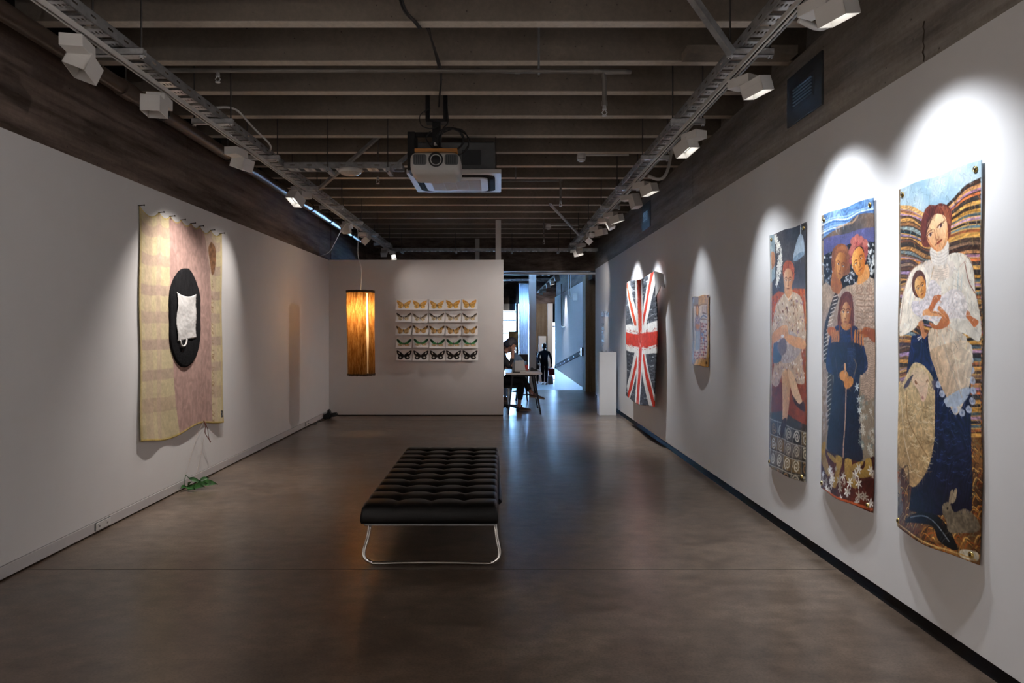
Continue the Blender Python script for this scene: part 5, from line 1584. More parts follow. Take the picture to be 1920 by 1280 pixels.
    for i in range(80):
        s_, t_ = bb([(q.uniform(190, 880), q.uniform(320, 680))])[0]
        c.ell(s_, t_, .004, .003, q.choice(['#f4eef0', '#b4aebc', '#c8b0a8']), a=.7, tex=0)
    # lace hem
    for x, y in ((205, 60), (230, 170), (262, 215), (285, 270), (320, 330), (360, 370), (400, 390), (440, 370), (462, 320), (466, 260), (462, 200), (455, 140), (448, 80), (440, 10)):
        c.ell(*k([(x if x > 255 else 262, y if x > 255 else 215)])[0], .020, .017, '#b9c0d2', tex=.2); c.ell(*k([(x if x > 255 else 262, y if x > 255 else 215)])[0], .006, .006, '#8f9cba')
    c.poly(k([(225, 10), (440, -20), (445, 220), (400, 310), (340, 320), (290, 250), (245, 130)]), '#e2d2bc', col2='#caa988', axis=(-1, .3), tex=.15, wave=(14, 6, .8, .07))
    c.poly(k([(300, 300), (430, 240), (440, 290), (380, 350), (320, 340)]), '#b4c0d0', tex=.15)
    c.line(k([(300, 10), (340, 140), (400, 300)]), .007, '#b8a898', a=.7); c.line(k([(340, 0), (370, 130), (390, 250)]), .005, '#f2e6d2', a=.7)
    # baby's head
    c.ell(*bb([(265, 240)])[0], .058, .070, '#5c3a34', rot=-8, tex=.2)
    s_, t_ = c.conv(*bb([(288, 285)])[0])
    c.face(s_, t_, .045, .058, -22, '#c87c3c', '#f0c486')
    # hands, arm, feet
    c.poly(bb([(470, 380), (560, 365), (550, 420), (500, 480), (440, 590), (385, 580), (430, 480)]), '#c07048', tex=.12)
    c.poly(bb([(330, 590), (400, 560), (430, 600), (560, 620), (570, 640), (480, 650), (360, 650), (325, 660)]), '#e2a06c', tex=.1)
    c.poly(bb([(535, 510), (570, 540), (650, 640), (665, 760), (560, 820), (450, 810), (405, 745), (440, 740), (500, 770), (550, 700), (575, 630), (520, 560)]), '#d28a5a', col2='#b86a40', axis=(0, 1), tex=.1)
    for i in range(3): c.line(bb([(440 + i * 30, 590 + i * 12), (520 + i * 18, 600 + i * 16), (570, 630 + i * 8)]), .009, '#dc9866')
    c.line(bb([(440, 600), (520, 610), (570, 635)]), .003, '#8a4a2c')
    c.poly(bb([(900, 600), (930, 610), (960, 670), (1050, 720), (1040, 770), (990, 810), (930, 730), (890, 680)]), '#c4744a', tex=.1)
    c.poly(bb([(265, 760), (320, 720), (340, 800), (345, 870), (380, 890), (345, 965), (310, 930), (300, 860)]), '#c88458', tex=.1)
    for i in range(2): c.line(bb([(255 + i * 12, 965 + i * 22), (310, 930 + i * 18)]), .004, '#f2e6da')
    # lamb
    c.poly(k([(25, 230), (60, 200), (110, 110), (150, 98), (200, 130), (240, 210), (245, 400), (245, 560), (215, 720), (160, 815), (120, 810), (80, 720), (25, 640)]), '#d6bd92', col2='#b08c5e', axis=(0, 1), tex=.3, wave=(16, 12, 1.4, .07))
    for i in range(90):
        x = q.uniform(60, 225); y = q.uniform(330, 760)
        c.line(k([(x, y), (x + 14, y + 10), (x + 30, y + q.uniform(-6, 12))]), .004, q.choice(['#f0dcb4', '#8a6a40', '#e6cc9c']), a=.7)
    c.line(k([(80, 260), (90, 420), (160, 560), (215, 640)]), .008, '#8a6a44', a=.7); c.line(k([(50, 300), (70, 520), (120, 700)]), .006, '#f0e0c0', a=.7)
    c.poly(k([(110, 150), (155, 125), (205, 165), (205, 240), (190, 310), (170, 320), (150, 260), (115, 210)]), '#ddc2a0', col2='#e8c4ac', axis=(0, 1), tex=.1)
    c.ell(*k([(135, 212)])[0], .012, .008, '#7a4a30', rot=40); c.ell(*k([(200, 200)])[0], .010, .007, '#7a4a30', rot=-50)
    c.poly(k([(60, 240), (85, 195), (120, 165), (100, 210), (85, 235)]), '#4c4654'); c.poly(k([(225, 200), (250, 195), (240, 250)]), '#5a5260')
    c.ell(*k([(175, 300)])[0], .010, .008, '#c08a80')
    # hares
    c.poly(k([(325, 970), (320, 920), (350, 910), (385, 970), (440, 950), (500, 1010), (500, 1080), (380, 1090), (350, 1020)]), '#6f614e', tex=.6)
    c.poly(k([(350, 920), (352, 850), (365, 838), (370, 900)]), '#8c7a62'); c.poly(k([(365, 915), (372, 840), (386, 838), (382, 900)]), '#a08c70')
    c.ell(*k([(347, 945)])[0], .006, .006, '#1c1410')
    c.poly(k([(25, 880), (60, 880), (85, 940), (70, 985), (25, 980)]), '#5a5248', tex=.5); c.poly(k([(48, 890), (52, 820), (64, 840), (66, 900)]), '#7a6c5a')
    c.line(k([(40, 760), (100, 700), (120, 900)]), .01, '#2c2018', a=.6)
    # light binding at the edges
    c.line(a([(22, 212), (22, 1400)]), .008, '#7a6a58'); c.poly(k([(440, 1190), (505, 1200), (505, 1250), (440, 1230)]), '#cfc4ac')
    c.line(k([(20, 1015), (250, 1130), (500, 1245)]), .006, '#c9a060')

# ------------------------------------------------------------------ painting of three figures by the sea
def art_three(c):
    a = lambda p: [(1530 + x / 4.131, 360 + y / 4.131) for x, y in p]
    k = lambda p: [(1530 + x / 4.0, 660 + y / 4.0) for x, y in p]
    q = random.Random(8)
    c.poly(a([(40, 0), (500, 0), (500, 420), (40, 420)]), '#4f74a4', smooth=False, col2='#7d9cc0', axis='noise', tex=.15, wave=(3, 22, .9, .14))
    for i in range(9):
        y = 200 + i * 16
        c.line(a([(60, y + 40), (160, y), (260, y - 20 + 8 * math.sin(i)), (340, y - 50), (465, y - 90)]), .008, ['#a8c0dc', '#e4ecf4', '#2e4e82', '#5a82b4'][i % 4], a=.7)
    c.poly(a([(55, 370), (160, 300), (240, 250), (330, 190), (420, 165), (480, 170), (480, 280), (330, 300), (120, 370)]), '#6a5648', col2='#3c3a3c', axis='noise', tex=.4)
    c.line(a([(170, 280), (250, 245), (300, 235), (340, 190)]), .012, '#b08a68', a=.8)
    c.poly(a([(40, 375), (200, 330), (480, 265), (480, 420), (260, 440), (40, 510)]), '#4c4c74', smooth=False, tex=.2, wave=(10, 160, 1.5, .16))
    c.poly(a([(40, 500), (150, 460), (270, 400), (500, 380), (500, 900), (40, 900)]), '#15161a', smooth=False, tex=.3)
    for i in range(130):
        x = q.choice([q.uniform(60, 150), q.uniform(240, 320), q.uniform(410, 462), q.uniform(410, 462)]); y = q.uniform(470, 720) if x < 330 else q.uniform(400, 640)
        s_, t_ = c.conv(*a([(x, y)])[0]); c.star(s_, t_, q.uniform(.006, .012), q.choice(['#e8e8e4', '#b8c0c4', '#f4f4f0']), 5, i)
    # shawls
    c.poly(a([(55, 730), (90, 700), (160, 760), (200, 760), (260, 720), (320, 720), (330, 1400), (50, 1400)]), '#a5907c', smooth=False, col2='#8a7462', axis=(0, 1), tex=.25, wave=(40, 8, 1, .08))
    c.poly(a([(300, 720), (340, 690), (420, 650), (465, 670), (470, 1400), (310, 1400)]), '#b29a86', smooth=False, col2='#9a8272', axis=(0, 1), tex=.25, wave=(20, 60, 1.2, .12))
    for i in range(14):
        c.line(a([(325, 790 + i * 45), (390, 800 + i * 45), (465, 785 + i * 45)]), .006, '#7a5c4a', a=.6)
        for j in range(5): c.line(a([(335 + j * 28, 795 + i * 45), (338 + j * 28, 825 + i * 45)]), .004, '#6a4838', a=.5)
    for i in range(30):
        x = q.uniform(325, 455); c.line(a([(x, 700 + q.uniform(0, 60)), (x + 6, 720 + q.uniform(0, 60)), (x, 750 + q.uniform(0, 40))]), .004, '#8a6a58', a=.6)
    c.poly(k([(50, -100), (470, -100), (455, 380), (50, 660)]), '#a08872', smooth=False, a=.0)
    c.poly(k([(330, -60), (460, -60), (455, 330), (360, 400)]), '#a88e7a', smooth=False, tex=.25, wave=(14, 70, 1.3, .14))
    c.poly(k([(55, -60), (130, -60), (130, 560), (60, 640)]), '#9a8878', smooth=False, tex=.3)
    # patterned hem of the left shawl
    c.poly(a([(165, 785), (190, 830), (150, 930), (110, 1020), (100, 1150), (115, 1300), (75, 1300), (80, 1050), (110, 940)]), '#241c1c', tex=.2)
    for i in range(16):
        t_ = i / 15; x = 165 - 80 * min(1, t_ * 1.3); y = 800 + 480 * t_
        c.line(a([(x - 12, y + 16), (x + 26, y - 4)]), .006, '#d8c8b4')
    c.poly(k([(95, -40), (120, 0), (150, 300), (110, 560), (100, 300), (108, 120)]), '#2a2020', tex=.2)
    for i in range(16): c.line(k([(100, -20 + i * 36), (132, -44 + i * 36)]), .005, '#cdbba4')
    # heads
    c.poly(a([(150, 640), (140, 480), (180, 410), (230, 400), (270, 450), (280, 600), (250, 640)]), '#7a4a30', wave=(70, 6, 1, .16))
    c.poly(a([(155, 600), (215, 700), (210, 760), (180, 790), (130, 740)]), '#9a6038'); s_, t_ = c.conv(*a([(207, 568)])[0])
    c.face(s_, t_, .073, .082, 14, '#6a3a1c', '#d79a54')
    c.poly(a([(160, 520), (170, 450), (230, 410), (265, 470), (215, 440), (175, 500)]), '#8a5638', wave=(70, 6, 1, .16))
    c.poly(a([(285, 470), (290, 380), (320, 345), (380, 360), (415, 420), (410, 500), (390, 560), (380, 440), (320, 440), (295, 560), (270, 530)]), '#8c4440', wave=(40, 40, 1.5, .2))
    for x, y in ((300, 380), (330, 360), (360, 375), (395, 400), (300, 430), (285, 460)): c.ell(*a([(x, y)])[0], .028, .022, '#a05a50', tex=.3, wave=(120, 60, 1, .25))
    c.poly(a([(350, 640), (410, 560), (430, 640), (400, 690), (340, 720)]), '#c48850'); s_, t_ = c.conv(*a([(345, 545)])[0])
    c.face(s_, t_, .072, .085, -22, '#a85a22', '#eab060')
    # girl
    c.poly(a([(195, 880), (215, 800), (260, 765), (300, 820), (310, 1000), (295, 1100), (280, 1040), (210, 1040), (200, 1140), (185, 1000)]), '#5c2e22', wave=(60, 6, 1, .16))
    c.poly(a([(205, 1030), (250, 1060), (300, 1040), (340, 1060), (385, 1200), (390, 1400), (110, 1400), (120, 1150), (165, 1050)]), '#1d2544', tex=.35, wave=(50, 30, 1.2, .14))
    c.poly(a([(215, 1020), (290, 1020), (275, 1060), (235, 1060)]), '#b07444'); s_, t_ = c.conv(*a([(248, 930)])[0])
    c.face(s_, t_, .062, .088, 4, '#8c4c26', '#e4bc84')
    c.poly(a([(205, 900), (225, 830), (255, 800), (290, 850), (298, 920), (262, 850), (235, 860), (212, 920)]), '#6a3626', wave=(60, 6, 1, .16))
    for x0_, x1_ in ((205, 200), (293, 292)): c.line(a([(x0_, 1000), (x1_, 1070), (x1_ + 4, 1150)]), .014, '#7a3e2a')
    # hands on shoulders
    for base, dirs in (((110, 1070), ((170, 1060), (185, 1160))), ((440, 1070), ((345, 1080), (320, 1190)))):
        sx = 1 if base[0] < 250 else -1
        c.poly(a([(base[0] - 5 * sx, 1060), (base[0] + 50 * sx, 1050), (base[0] + 72 * sx, 1090), (base[0] + 60 * sx, 1130), (base[0] + 10 * sx, 1110)]), '#a0592c', tex=.15)
        for i in range(4):
            x = base[0] + (30 + i * 16) * sx if sx > 0 else base[0] - (62 + i * 19)
            c.line(a([(x, 1080), (x + 4 * sx, 1130), (x + 2 * sx, 1165 + 10 * (i % 2) - (0 if sx > 0 else -20))]), .017, '#c07a44')
    c.poly(a([(462, 1060), (390, 1065), (350, 1100), (400, 1110), (462, 1160)]), '#8c4a28', tex=.15)
    # skirt, hands, staff
    c.poly(k([(125, -60), (330, -60), (375, 60), (365, 170), (340, 210), (358, 600), (372, 825), (290, 800), (200, 780), (120, 740), (108, 640), (150, 230), (140, 120)]), '#171b33', col2='#1c1a26', axis=(0, 1), tex=.35, wave=(30, 4, 1, .12))
    for i in range(24):
        y = -30 + i * 10; c.line(k([(255, y), (285, y + 3), (312, y)]), .003, '#4a5678', a=.6)
    c.line(k([(165, 40), (175, 120), (190, 200)]), .004, '#5a4450'); c.line(k([(300, 50), (318, 100), (300, 190)]), .008, '#7a604e')
    c.poly(k([(200, 150), (235, 130), (262, 160), (255, 210), (205, 200)]), '#cf8c4a', tex=.15); c.poly(k([(230, 210), (270, 180), (297, 200), (290, 250), (245, 270)]), '#c98444', tex=.15)
    c.line(k([(237, 90), (240, 150)]), .024, '#c8946c'); c.line(k([(247, 260), (244, 500), (238, 700), (246, 910)]), .012, '#b98a72')
    # ground, feet, flowers
    c.poly(k([(50, 700), (130, 750), (370, 830), (460, 760), (470, 1200), (50, 1200)]), '#5a2416', smooth=False, col2='#3a1610', axis='noise', tex=.4)
    for p in ([(65, 690), (95, 680), (100, 770), (150, 900), (130, 930), (70, 830)], [(185, 770), (235, 790), (225, 900), (210, 1010), (185, 990), (195, 860)], [(255, 800), (300, 810), (310, 890), (355, 1000), (330, 1020), (270, 930)], [(395, 800), (430, 800), (440, 900), (420, 930), (360, 945), (330, 915), (385, 870)], [(300, 850), (380, 820), (350, 880), (300, 890)], [(110, 750), (180, 790), (185, 830), (140, 800)]):
        c.poly(k(p), '#b08a42', col2='#8a6a34', axis=(0, 1), tex=.25)
    for i in range(46):
        x = q.uniform(62, 445); y = q.uniform(930, 1150) if i < 30 else q.uniform(860, 960)
        y = min(y, 1030 + x * .3)
        s_, t_ = c.conv(*k([(x, y)])[0]); c.star(s_, t_, q.uniform(.018, .034), q.choice(['#d8cfc0', '#efe8dc', '#a89a88']), 6, i)
    for i in range(40):
        x = q.uniform(350, 452); y = q.uniform(330, 790)
        s_, t_ = c.conv(*k([(x, y)])[0]); c.star(s_, t_, q.uniform(.014, .026), q.choice(['#a49a8c', '#c8c0b0', '#7a8078']), 6, i + 60)
    for i in range(14):
        x = q.uniform(58, 105); y = q.uniform(260, 600)
        s_, t_ = c.conv(*k([(x, y)])[0]); c.star(s_, t_, q.uniform(.012, .02), '#b0a69c', 6, i + 120)
    for x, y in ((325, 265), (340, 360), (345, 440)):
        s_, t_ = c.conv(*k([(x, y)])[0]); c.star(s_, t_, .026, '#cfd4d0', 6, x)
    c.line(k([(55, 1015), (200, 1070), (330, 1130), (450, 1175)]), .014, '#b0522c')

# ------------------------------------------------------------------ painting of the woman in an armchair
def art_chair(c):
    a = lambda p: [(1430 + x / 2.51, 400 + y / 2.51) for x, y in p]
    q = random.Random(11)
    c.poly(a([(30, 20), (220, 20), (220, 420), (30, 420)]), '#3c3a3c', smooth=False, col2='#504c4a', axis='noise', tex=.3)
    c.poly(a([(42, 100), (65, 100), (65, 300), (42, 330)]), '#8a9aa0', smooth=False, tex=.3)
    for i in range(70):
        t_ = q.random(); x = 62 + 34 * math.sin(t_ * 3.0) * q.uniform(.3, 1) + 5; y = 105 + 225 * t_
        s_, tt = c.conv(*a([(x, y)])[0]); c.star(s_, tt, q.uniform(.018, .030), '#ece8dc', 5, i)
    c.poly(a([(45, 190), (60, 180), (66, 230), (48, 260)]), '#a8785a')
    c.line(a([(186, 50), (186, 120)]), .012, '#c8d0d4'); c.poly(a([(176, 110), (196, 110), (205, 190), (180, 212), (152, 208)]), '#aebfce', tex=.1); c.ell(*a([(178, 203)])[0], .085, .022, '#7f96ac', rot=-8)
    # armchair
    c.poly(a([(48, 390), (80, 365), (120, 380), (160, 350), (208, 360), (212, 1000), (48, 940)]), '#b4562a', smooth=False, col2='#7c3418', axis=(0, 1), tex=.3)
    for i in range(5): c.line(a([(52 + 9 * i, 380), (54 + 9 * i, 440), (50 + 9 * i, 520)]), .01, ['#7a2e16', '#d27a3e'][i % 2], a=.7)
    for i in range(4): c.line(a([(180 + 8 * i, 360), (186 + 7 * i, 430), (200 + 3 * i, 520)]), .01, ['#7a2e16', '#d27a3e'][i % 2], a=.7)
    c.poly(a([(50, 800), (110, 790), (112, 930), (50, 940)]), '#6a2814', smooth=False, tex=.3); c.poly(a([(150, 820), (210, 790), (212, 1000), (165, 985)]), '#8c3e1c', smooth=False, tex=.3)
    # floor tiles with scrolls
    c.poly(a([(45, 935), (110, 930), (215, 1000), (215, 1260), (45, 1200)]), '#3a322a', smooth=False, tex=.3)
    for i in range(5):
        for j in range(4):
            x = 48 + i * 36 + j * 2; y = 965 + j * 70 + i * 15
            c.poly(a([(x, y), (x + 33, y + 13), (x + 35, y + 76), (x + 1, y + 62)]), q.choice(['#2a2622', '#5c5044', '#3e3a34', '#6a5434', '#4a4238']), smooth=False, tex=.3)
            s_, tt = c.conv(*a([(x + 18, y + 40)])[0])
            pt = [(s_ + .045 * (1 - n_ / 22) * math.cos(n_ * .62 + i), tt + .045 * (1 - n_ / 22) * math.sin(n_ * .62 + i)) for n_ in range(20)]
            c.line(pt, .011, q.choice(['#a89a84', '#c0b49c', '#8a6a4a']), raw=True)
        c.line(a([(48 + i * 36, 960 + i * 15), (54 + i * 36, 1240)]), .007, '#8e8474', smooth=False)
    for j in range(4): c.line(a([(45, 962 + j * 70), (215, 1035 + j * 70)]), .007, '#9a9080', smooth=False)
    # legs and shoes
    c.poly(a([(100, 740), (135, 740), (138, 850), (125, 980), (108, 1000), (104, 880)]), '#d2a880', col2='#b88a60', axis=(1, 0), tex=.1)
    c.poly(a([(128, 735), (155, 740), (175, 820), (195, 890), (180, 905), (150, 850)]), '#d8b088', tex=.1)
    c.poly(a([(105, 975), (125, 965), (118, 1020), (104, 1060), (98, 1020)]), '#2c1814'); c.poly(a([(150, 850), (180, 895), (200, 885), (208, 930), (190, 925), (160, 890)]), '#3a1e18')
    # dress
    c.poly(a([(95, 395), (125, 370), (150, 365), (190, 400), (205, 520), (208, 600), (190, 640), (200, 730), (205, 800), (170, 795), (150, 745), (110, 735), (80, 810), (50, 790), (60, 700), (52, 600), (50, 530), (70, 430)]), '#cbb59c', col2='#b89a80', axis=(0, 1), tex=.2)
    for i in range(260):
        x = q.uniform(52, 205); y = q.uniform(390, 800)
        if y > 740 and 90 < x < 165: continue
        s_, tt = c.conv(*a([(x, y)])[0])
        c.ell(s_, tt, q.uniform(.008, .016), q.uniform(.004, .009), q.choice(['#5a3a34', '#7a5248', '#e8dcc8', '#8a6a78', '#a87a58', '#f0e6d4']), rot=q.uniform(0, 180), raw=True, a=.8, tex=0, n=10)
    c.poly(a([(100, 560), (160, 560), (190, 640), (140, 700), (90, 690)]), '#9a96a0', a=.5, tex=.3)
    c.poly(a([(60, 600), (90, 620), (95, 690), (60, 700), (55, 680)]), '#241c1e')
    c.line(a([(150, 400), (165, 480), (170, 560)]), .006, '#8a6450'); c.line(a([(80, 430), (90, 500), (70, 545)]), .006, '#8a6450')
    # arms, hands, neck, head
    c.poly(a([(55, 560), (100, 530), (120, 540), (115, 565), (75, 600), (52, 605)]), '#cf9468', tex=.12); c.poly(a([(120, 570), (160, 575), (205, 600), (205, 640), (170, 630), (120, 600)]), '#d49a6c', tex=.12)
    c.poly(a([(95, 540), (125, 530), (130, 590), (100, 600)]), '#d8a274', tex=.1)
    for i in range(4): c.line(a([(98 + i * 8, 545), (104 + i * 7, 590)]), .006, '#9a6244')
    c.poly(a([(75, 625), (100, 590), (120, 600), (120, 650), (95, 670)]), '#6a5a58', tex=.3); c.ell(*a([(102, 580)])[0], .03, .012, '#e8e2d8')
    c.poly(a([(112, 350), (145, 345), (150, 380), (135, 410), (118, 395)]), '#d0976a')
    c.line(a([(114, 385), (130, 405), (148, 380)]), .012, '#e0d4c0')
    c.poly(a([(105, 300), (104, 250), (125, 222), (150, 230), (160, 270), (155, 320), (148, 270), (115, 270), (110, 330)]), '#b0583a', wave=(50, 30, 1.2, .2))
    s_, tt = c.conv(*a([(129, 318)])[0]); c.face(s_, tt, .083, .125 * .72, 0, '#c07c50', '#e8c09a')
    c.poly(a([(104, 300), (105, 255), (128, 224), (154, 240), (158, 300), (150, 268), (128, 258), (112, 270)]), '#b65c3c', wave=(50, 30, 1.2, .2))
    c.line(a([(46, 110), (50, 1190)]), .012, '#cfc6b4', smooth=False, a=.7)

# ------------------------------------------------------------------ small panel: figure beside a chequered quilt
def art_quilt(c):
    a = lambda p: [(1290 + x / 8, 540 + y / 8) for x, y in p]
    q = random.Random(3)
    c.poly(a([(0, 0), (440, 0), (440, 1280), (0, 1280)]), '#b9874a', smooth=False, col2='#d0a468', axis='noise', tex=.35, wave=(8, 3, 1, .06))
    c.poly(a([(105, 280), (300, 248), (305, 1060), (118, 1040)]), '#d8c4a8', smooth=False, tex=.2)
    c.poly(a([(215, 275), (300, 255), (300, 390), (220, 380)]), '#cdb090', smooth=False); c.line(a([(228, 290), (228, 380), (290, 388), (290, 270)]), .012, '#6a4a34', smooth=False)
    c.line(a([(200, 460), (240, 420), (300, 440)]), .014, '#6a6a78'); c.line(a([(205, 470), (300, 470)]), .010, '#8a6a50', smooth=False)
    for i in range(8):
        for j in range(13):
            x = 120 + i * 23; y = 520 + j * 42
            if y < 900 and x < 205: continue
            c.poly(a([(x + 11, y), (x + 23, y + 21), (x + 11, y + 42), (x, y + 21)]), ['#8a2e1c', '#d8a888', '#a8442a', '#6a1f18'][(i + j * 2) % 4], smooth=False, tex=.25)
    for x, y in ((225, 690), (270, 650), (255, 780), (240, 710)): c.ell(*a([(x, y)])[0], .022, .018, '#6a7890')
    c.line(a([(205, 520), (207, 1050)]), .02, '#6a2418', smooth=False)
    c.poly(a([(125, 640), (130, 440), (160, 400), (190, 430), (205, 600), (195, 650)]), '#a88a7a', tex=.4); c.poly(a([(130, 640), (200, 640), (205, 910), (135, 930)]), '#a8a49c', smooth=False, tex=.25)
    c.poly(a([(135, 540), (190, 520), (185, 600), (140, 600)]), '#c07c4a', tex=.2)
    for i in range(24): c.ell(*a([(q.uniform(135, 195), q.uniform(450, 540))])[0], .010, .008, q.choice(['#5a5a6e', '#7a6a78', '#c8a890']))
    c.ell(*a([(157, 330)])[0], .060, .066, '#6a3a26'); c.ell(*a([(158, 335)])[0], .040, .052, '#e0a060')
    for x, y in ((95, 160), (310, 120), (100, 1085), (312, 1110)): c.ell(*a([(x, y)])[0], .018, .014, '#4a3018')
    c.line(a([(110, 268), (300, 240)]), .008, '#8a6030', smooth=False)

Yw = lambda x: FX * XR / (x - VPX)
banner('painted_banner', 'tall painted banner of a mother in white blouse holding a child, with a lamb', Yw(1689), Yw(1845), 2.235, 0.478, art_mother, .07, 1)
banner('painted_banner', 'tall painted banner of three dark-haired figures before a blue sea, middle of three', Yw(1544), Yw(1642), 2.238, 0.478, art_three, .05, 2, 190, 520)
banner('painted_banner', 'tall painted banner of a woman seated in an orange armchair', Yw(1446), Yw(1514), 2.226, 0.452, art_chair, .045, 3, 170, 460)
banner('painted_hanging', 'small ochre cloth panel painted with a figure beside a red quilt', Yw(1300.5), Yw(1331), 1.848, 1.125, art_quilt, .05, 4, 100, 120, False)

# ------------------------------------------------------------------ distressed flag quilt, standing off the wall
FXX = 1.99
fy0, fy1 = FX * FXX / (1175 - VPX), FX * FXX / (1229 - VPX)
fzt, fzb = 2.21, 0.47
def art_flag(c):
    w, h = c.w, c.h; q = random.Random(21)
    c.poly([(0, 0), (w, 0), (w, h), (0, h)], '#4c4e54', smooth=False, raw=True, tex=.5)
    for i in range(900):
        s_, t_ = q.uniform(0, w), q.uniform(0, h); L = q.uniform(.05, .22)
        c.line([(s_, t_), (s_ + L, t_ + q.uniform(-.012, .012))], q.uniform(.006, .016), q.choice(['#1e2024', '#2c2e34', '#8a8c92', '#c4c6c8', '#3a3c46', '#15161a', '#6a6c74']), smooth=False, raw=True, a=.8)
    cx_, cy_ = w * .47, h * .49
    wob = lambda x, y: (x + q.uniform(-.012, .012), y + q.uniform(-.012, .012))
    def band(p0, p1, wd, col, n=7):
        d = np.array(p1) - np.array(p0); L = np.hypot(*d); d = d / L; nn = np.array((-d[1], d[0]))
        A_ = [np.array(p0) + d * L * i / n for i in range(n + 1)]
        P = [wob(*(x + nn * wd / 2)) for x in A_] + [wob(*(x - nn * wd / 2)) for x in A_[::-1]]
        c.poly(P, col, smooth=False, raw=True, tex=.22)
    W_, R_ = '#f4f0ea', '#dd3f2c'
    corners = [(.10, .0), (w - .04, -.02), (w - .02, h + .02), (.14, h - .04)]
    for p in corners: band(p, (cx_, cy_), .30, W_)
    for i, p in enumerate(corners):
        v = np.array((cx_, cy_)) - np.array(p); nn = np.array((-v[1], v[0])) / np.hypot(*v) * .035
        band(tuple(np.array(p) + nn), tuple(np.array(p) + v * .80 + nn), .11, R_ if i != 0 else '#dd5230')
    band((cx_ + .02, -.02), (cx_, h + .02), .46, W_); band((-.02, cy_), (w + .02, cy_ - .01), .40, W_)
    band((cx_ + .03, -.02), (cx_ + .01, cy_), .24, '#e64f32'); band((cx_ + .01, cy_), (cx_ + .02, h + .02), .24, '#d2362c')
    band((-.02, cy_ + .01), (w + .02, cy_), .19, R_)
    for i in range(120):
        s_, t_ = q.uniform(0, w), cy_ + q.choice([-.11, .11]) + q.uniform(-.02, .02)
        c.line([(s_, t_), (s_ + q.uniform(.02, .1), t_ + q.uniform(-.01, .01))], .008, q.choice(['#f4f0e8', '#a82820', '#e8a090']), smooth=False, raw=True)
    for i in range(160):
        s_ = cx_ + q.choice([-.10, .10, 0]) + q.uniform(-.02, .02); t_ = q.uniform(0, h)
        c.line([(s_, t_), (s_ + q.uniform(-.01, .01), t_ + q.uniform(.02, .08))], .008, q.choice(['#f4f0e8', '#8a2a20', '#e87a58', '#501814']), smooth=False, raw=True)
t = thing('flag_quilt', (FXX, (fy0 + fy1) / 2, fzb), 'large ragged red, white and grey flag quilt hung off the right wall', 'textile')
cv = Canvas(fy0 - fy1, fzt - fzb, 190, 210, lambda s_, t_: (s_, t_), '#555555'); art_flag(cv)
def fpos(u, v):
    w, h = fy0 - fy1, fzt - fzb
    ew = (1 - u) * (.05 * v ** 2 + .02 * math.sin(v * 9)) * -1 + u * (.03 * math.sin(v * 7 + 1) - .10 * (v > .0) * (v ** .5) * (1 - v) * .6)
    dz = .012 * math.sin(u * 6.5 + .4) * (1 - v) - .04 * v * math.sin(u * 4.2) + .05 * (1 - v) * (u - .5) * (1 if u > .5 else -.4)
    d = .012 * math.sin(u * 9 + v * 2) + .012 * math.sin(v * 6 + u * 3) + .02 * (v ** 3)
    return (FXX - d * .8 + .03 * (1 - u) * 0, fy0 - u * w + ew, fzt - v * h + dz)
sheet('quilt_cloth', cv.result(), fpos, M['cloth_art'], t, .012)
MB().cyl((FXX + .012, fy0 - .05, fzt - .05), (FXX + .012, fy1 + .05, fzt - .03), .010, seg=8).build('hanging_rod', M['nail'], t)
for y in (fy0 - .2, fy1 + .2):
    MB().cyl((FXX + .012, y, fzt - .045), (XR, y, fzt - .045), .006, seg=6).build('standoff', M['nail'], t)
# white wall card of folded cloth hanging at the near top corner
vs_ = [(FXX + .0, fy1 + .02, fzt + .03), (FXX + .04, fy1 - .22, fzt - .02), (FXX + .04, fy1 - .30, fzt - .20), (FXX + .03, fy1 - .16, fzt - .17), (FXX + .0, fy1 + .0, fzt - .30)]
mb = MB().add(vs_ + [(x + .01, y, z) for x, y, z in vs_], [(0, 1, 2, 3, 4), (9, 8, 7, 6, 5)] + [(i, (i + 1) % 5, 5 + (i + 1) % 5, 5 + i) for i in range(5)])
mb.build('torn_corner', M['plastic'], t)

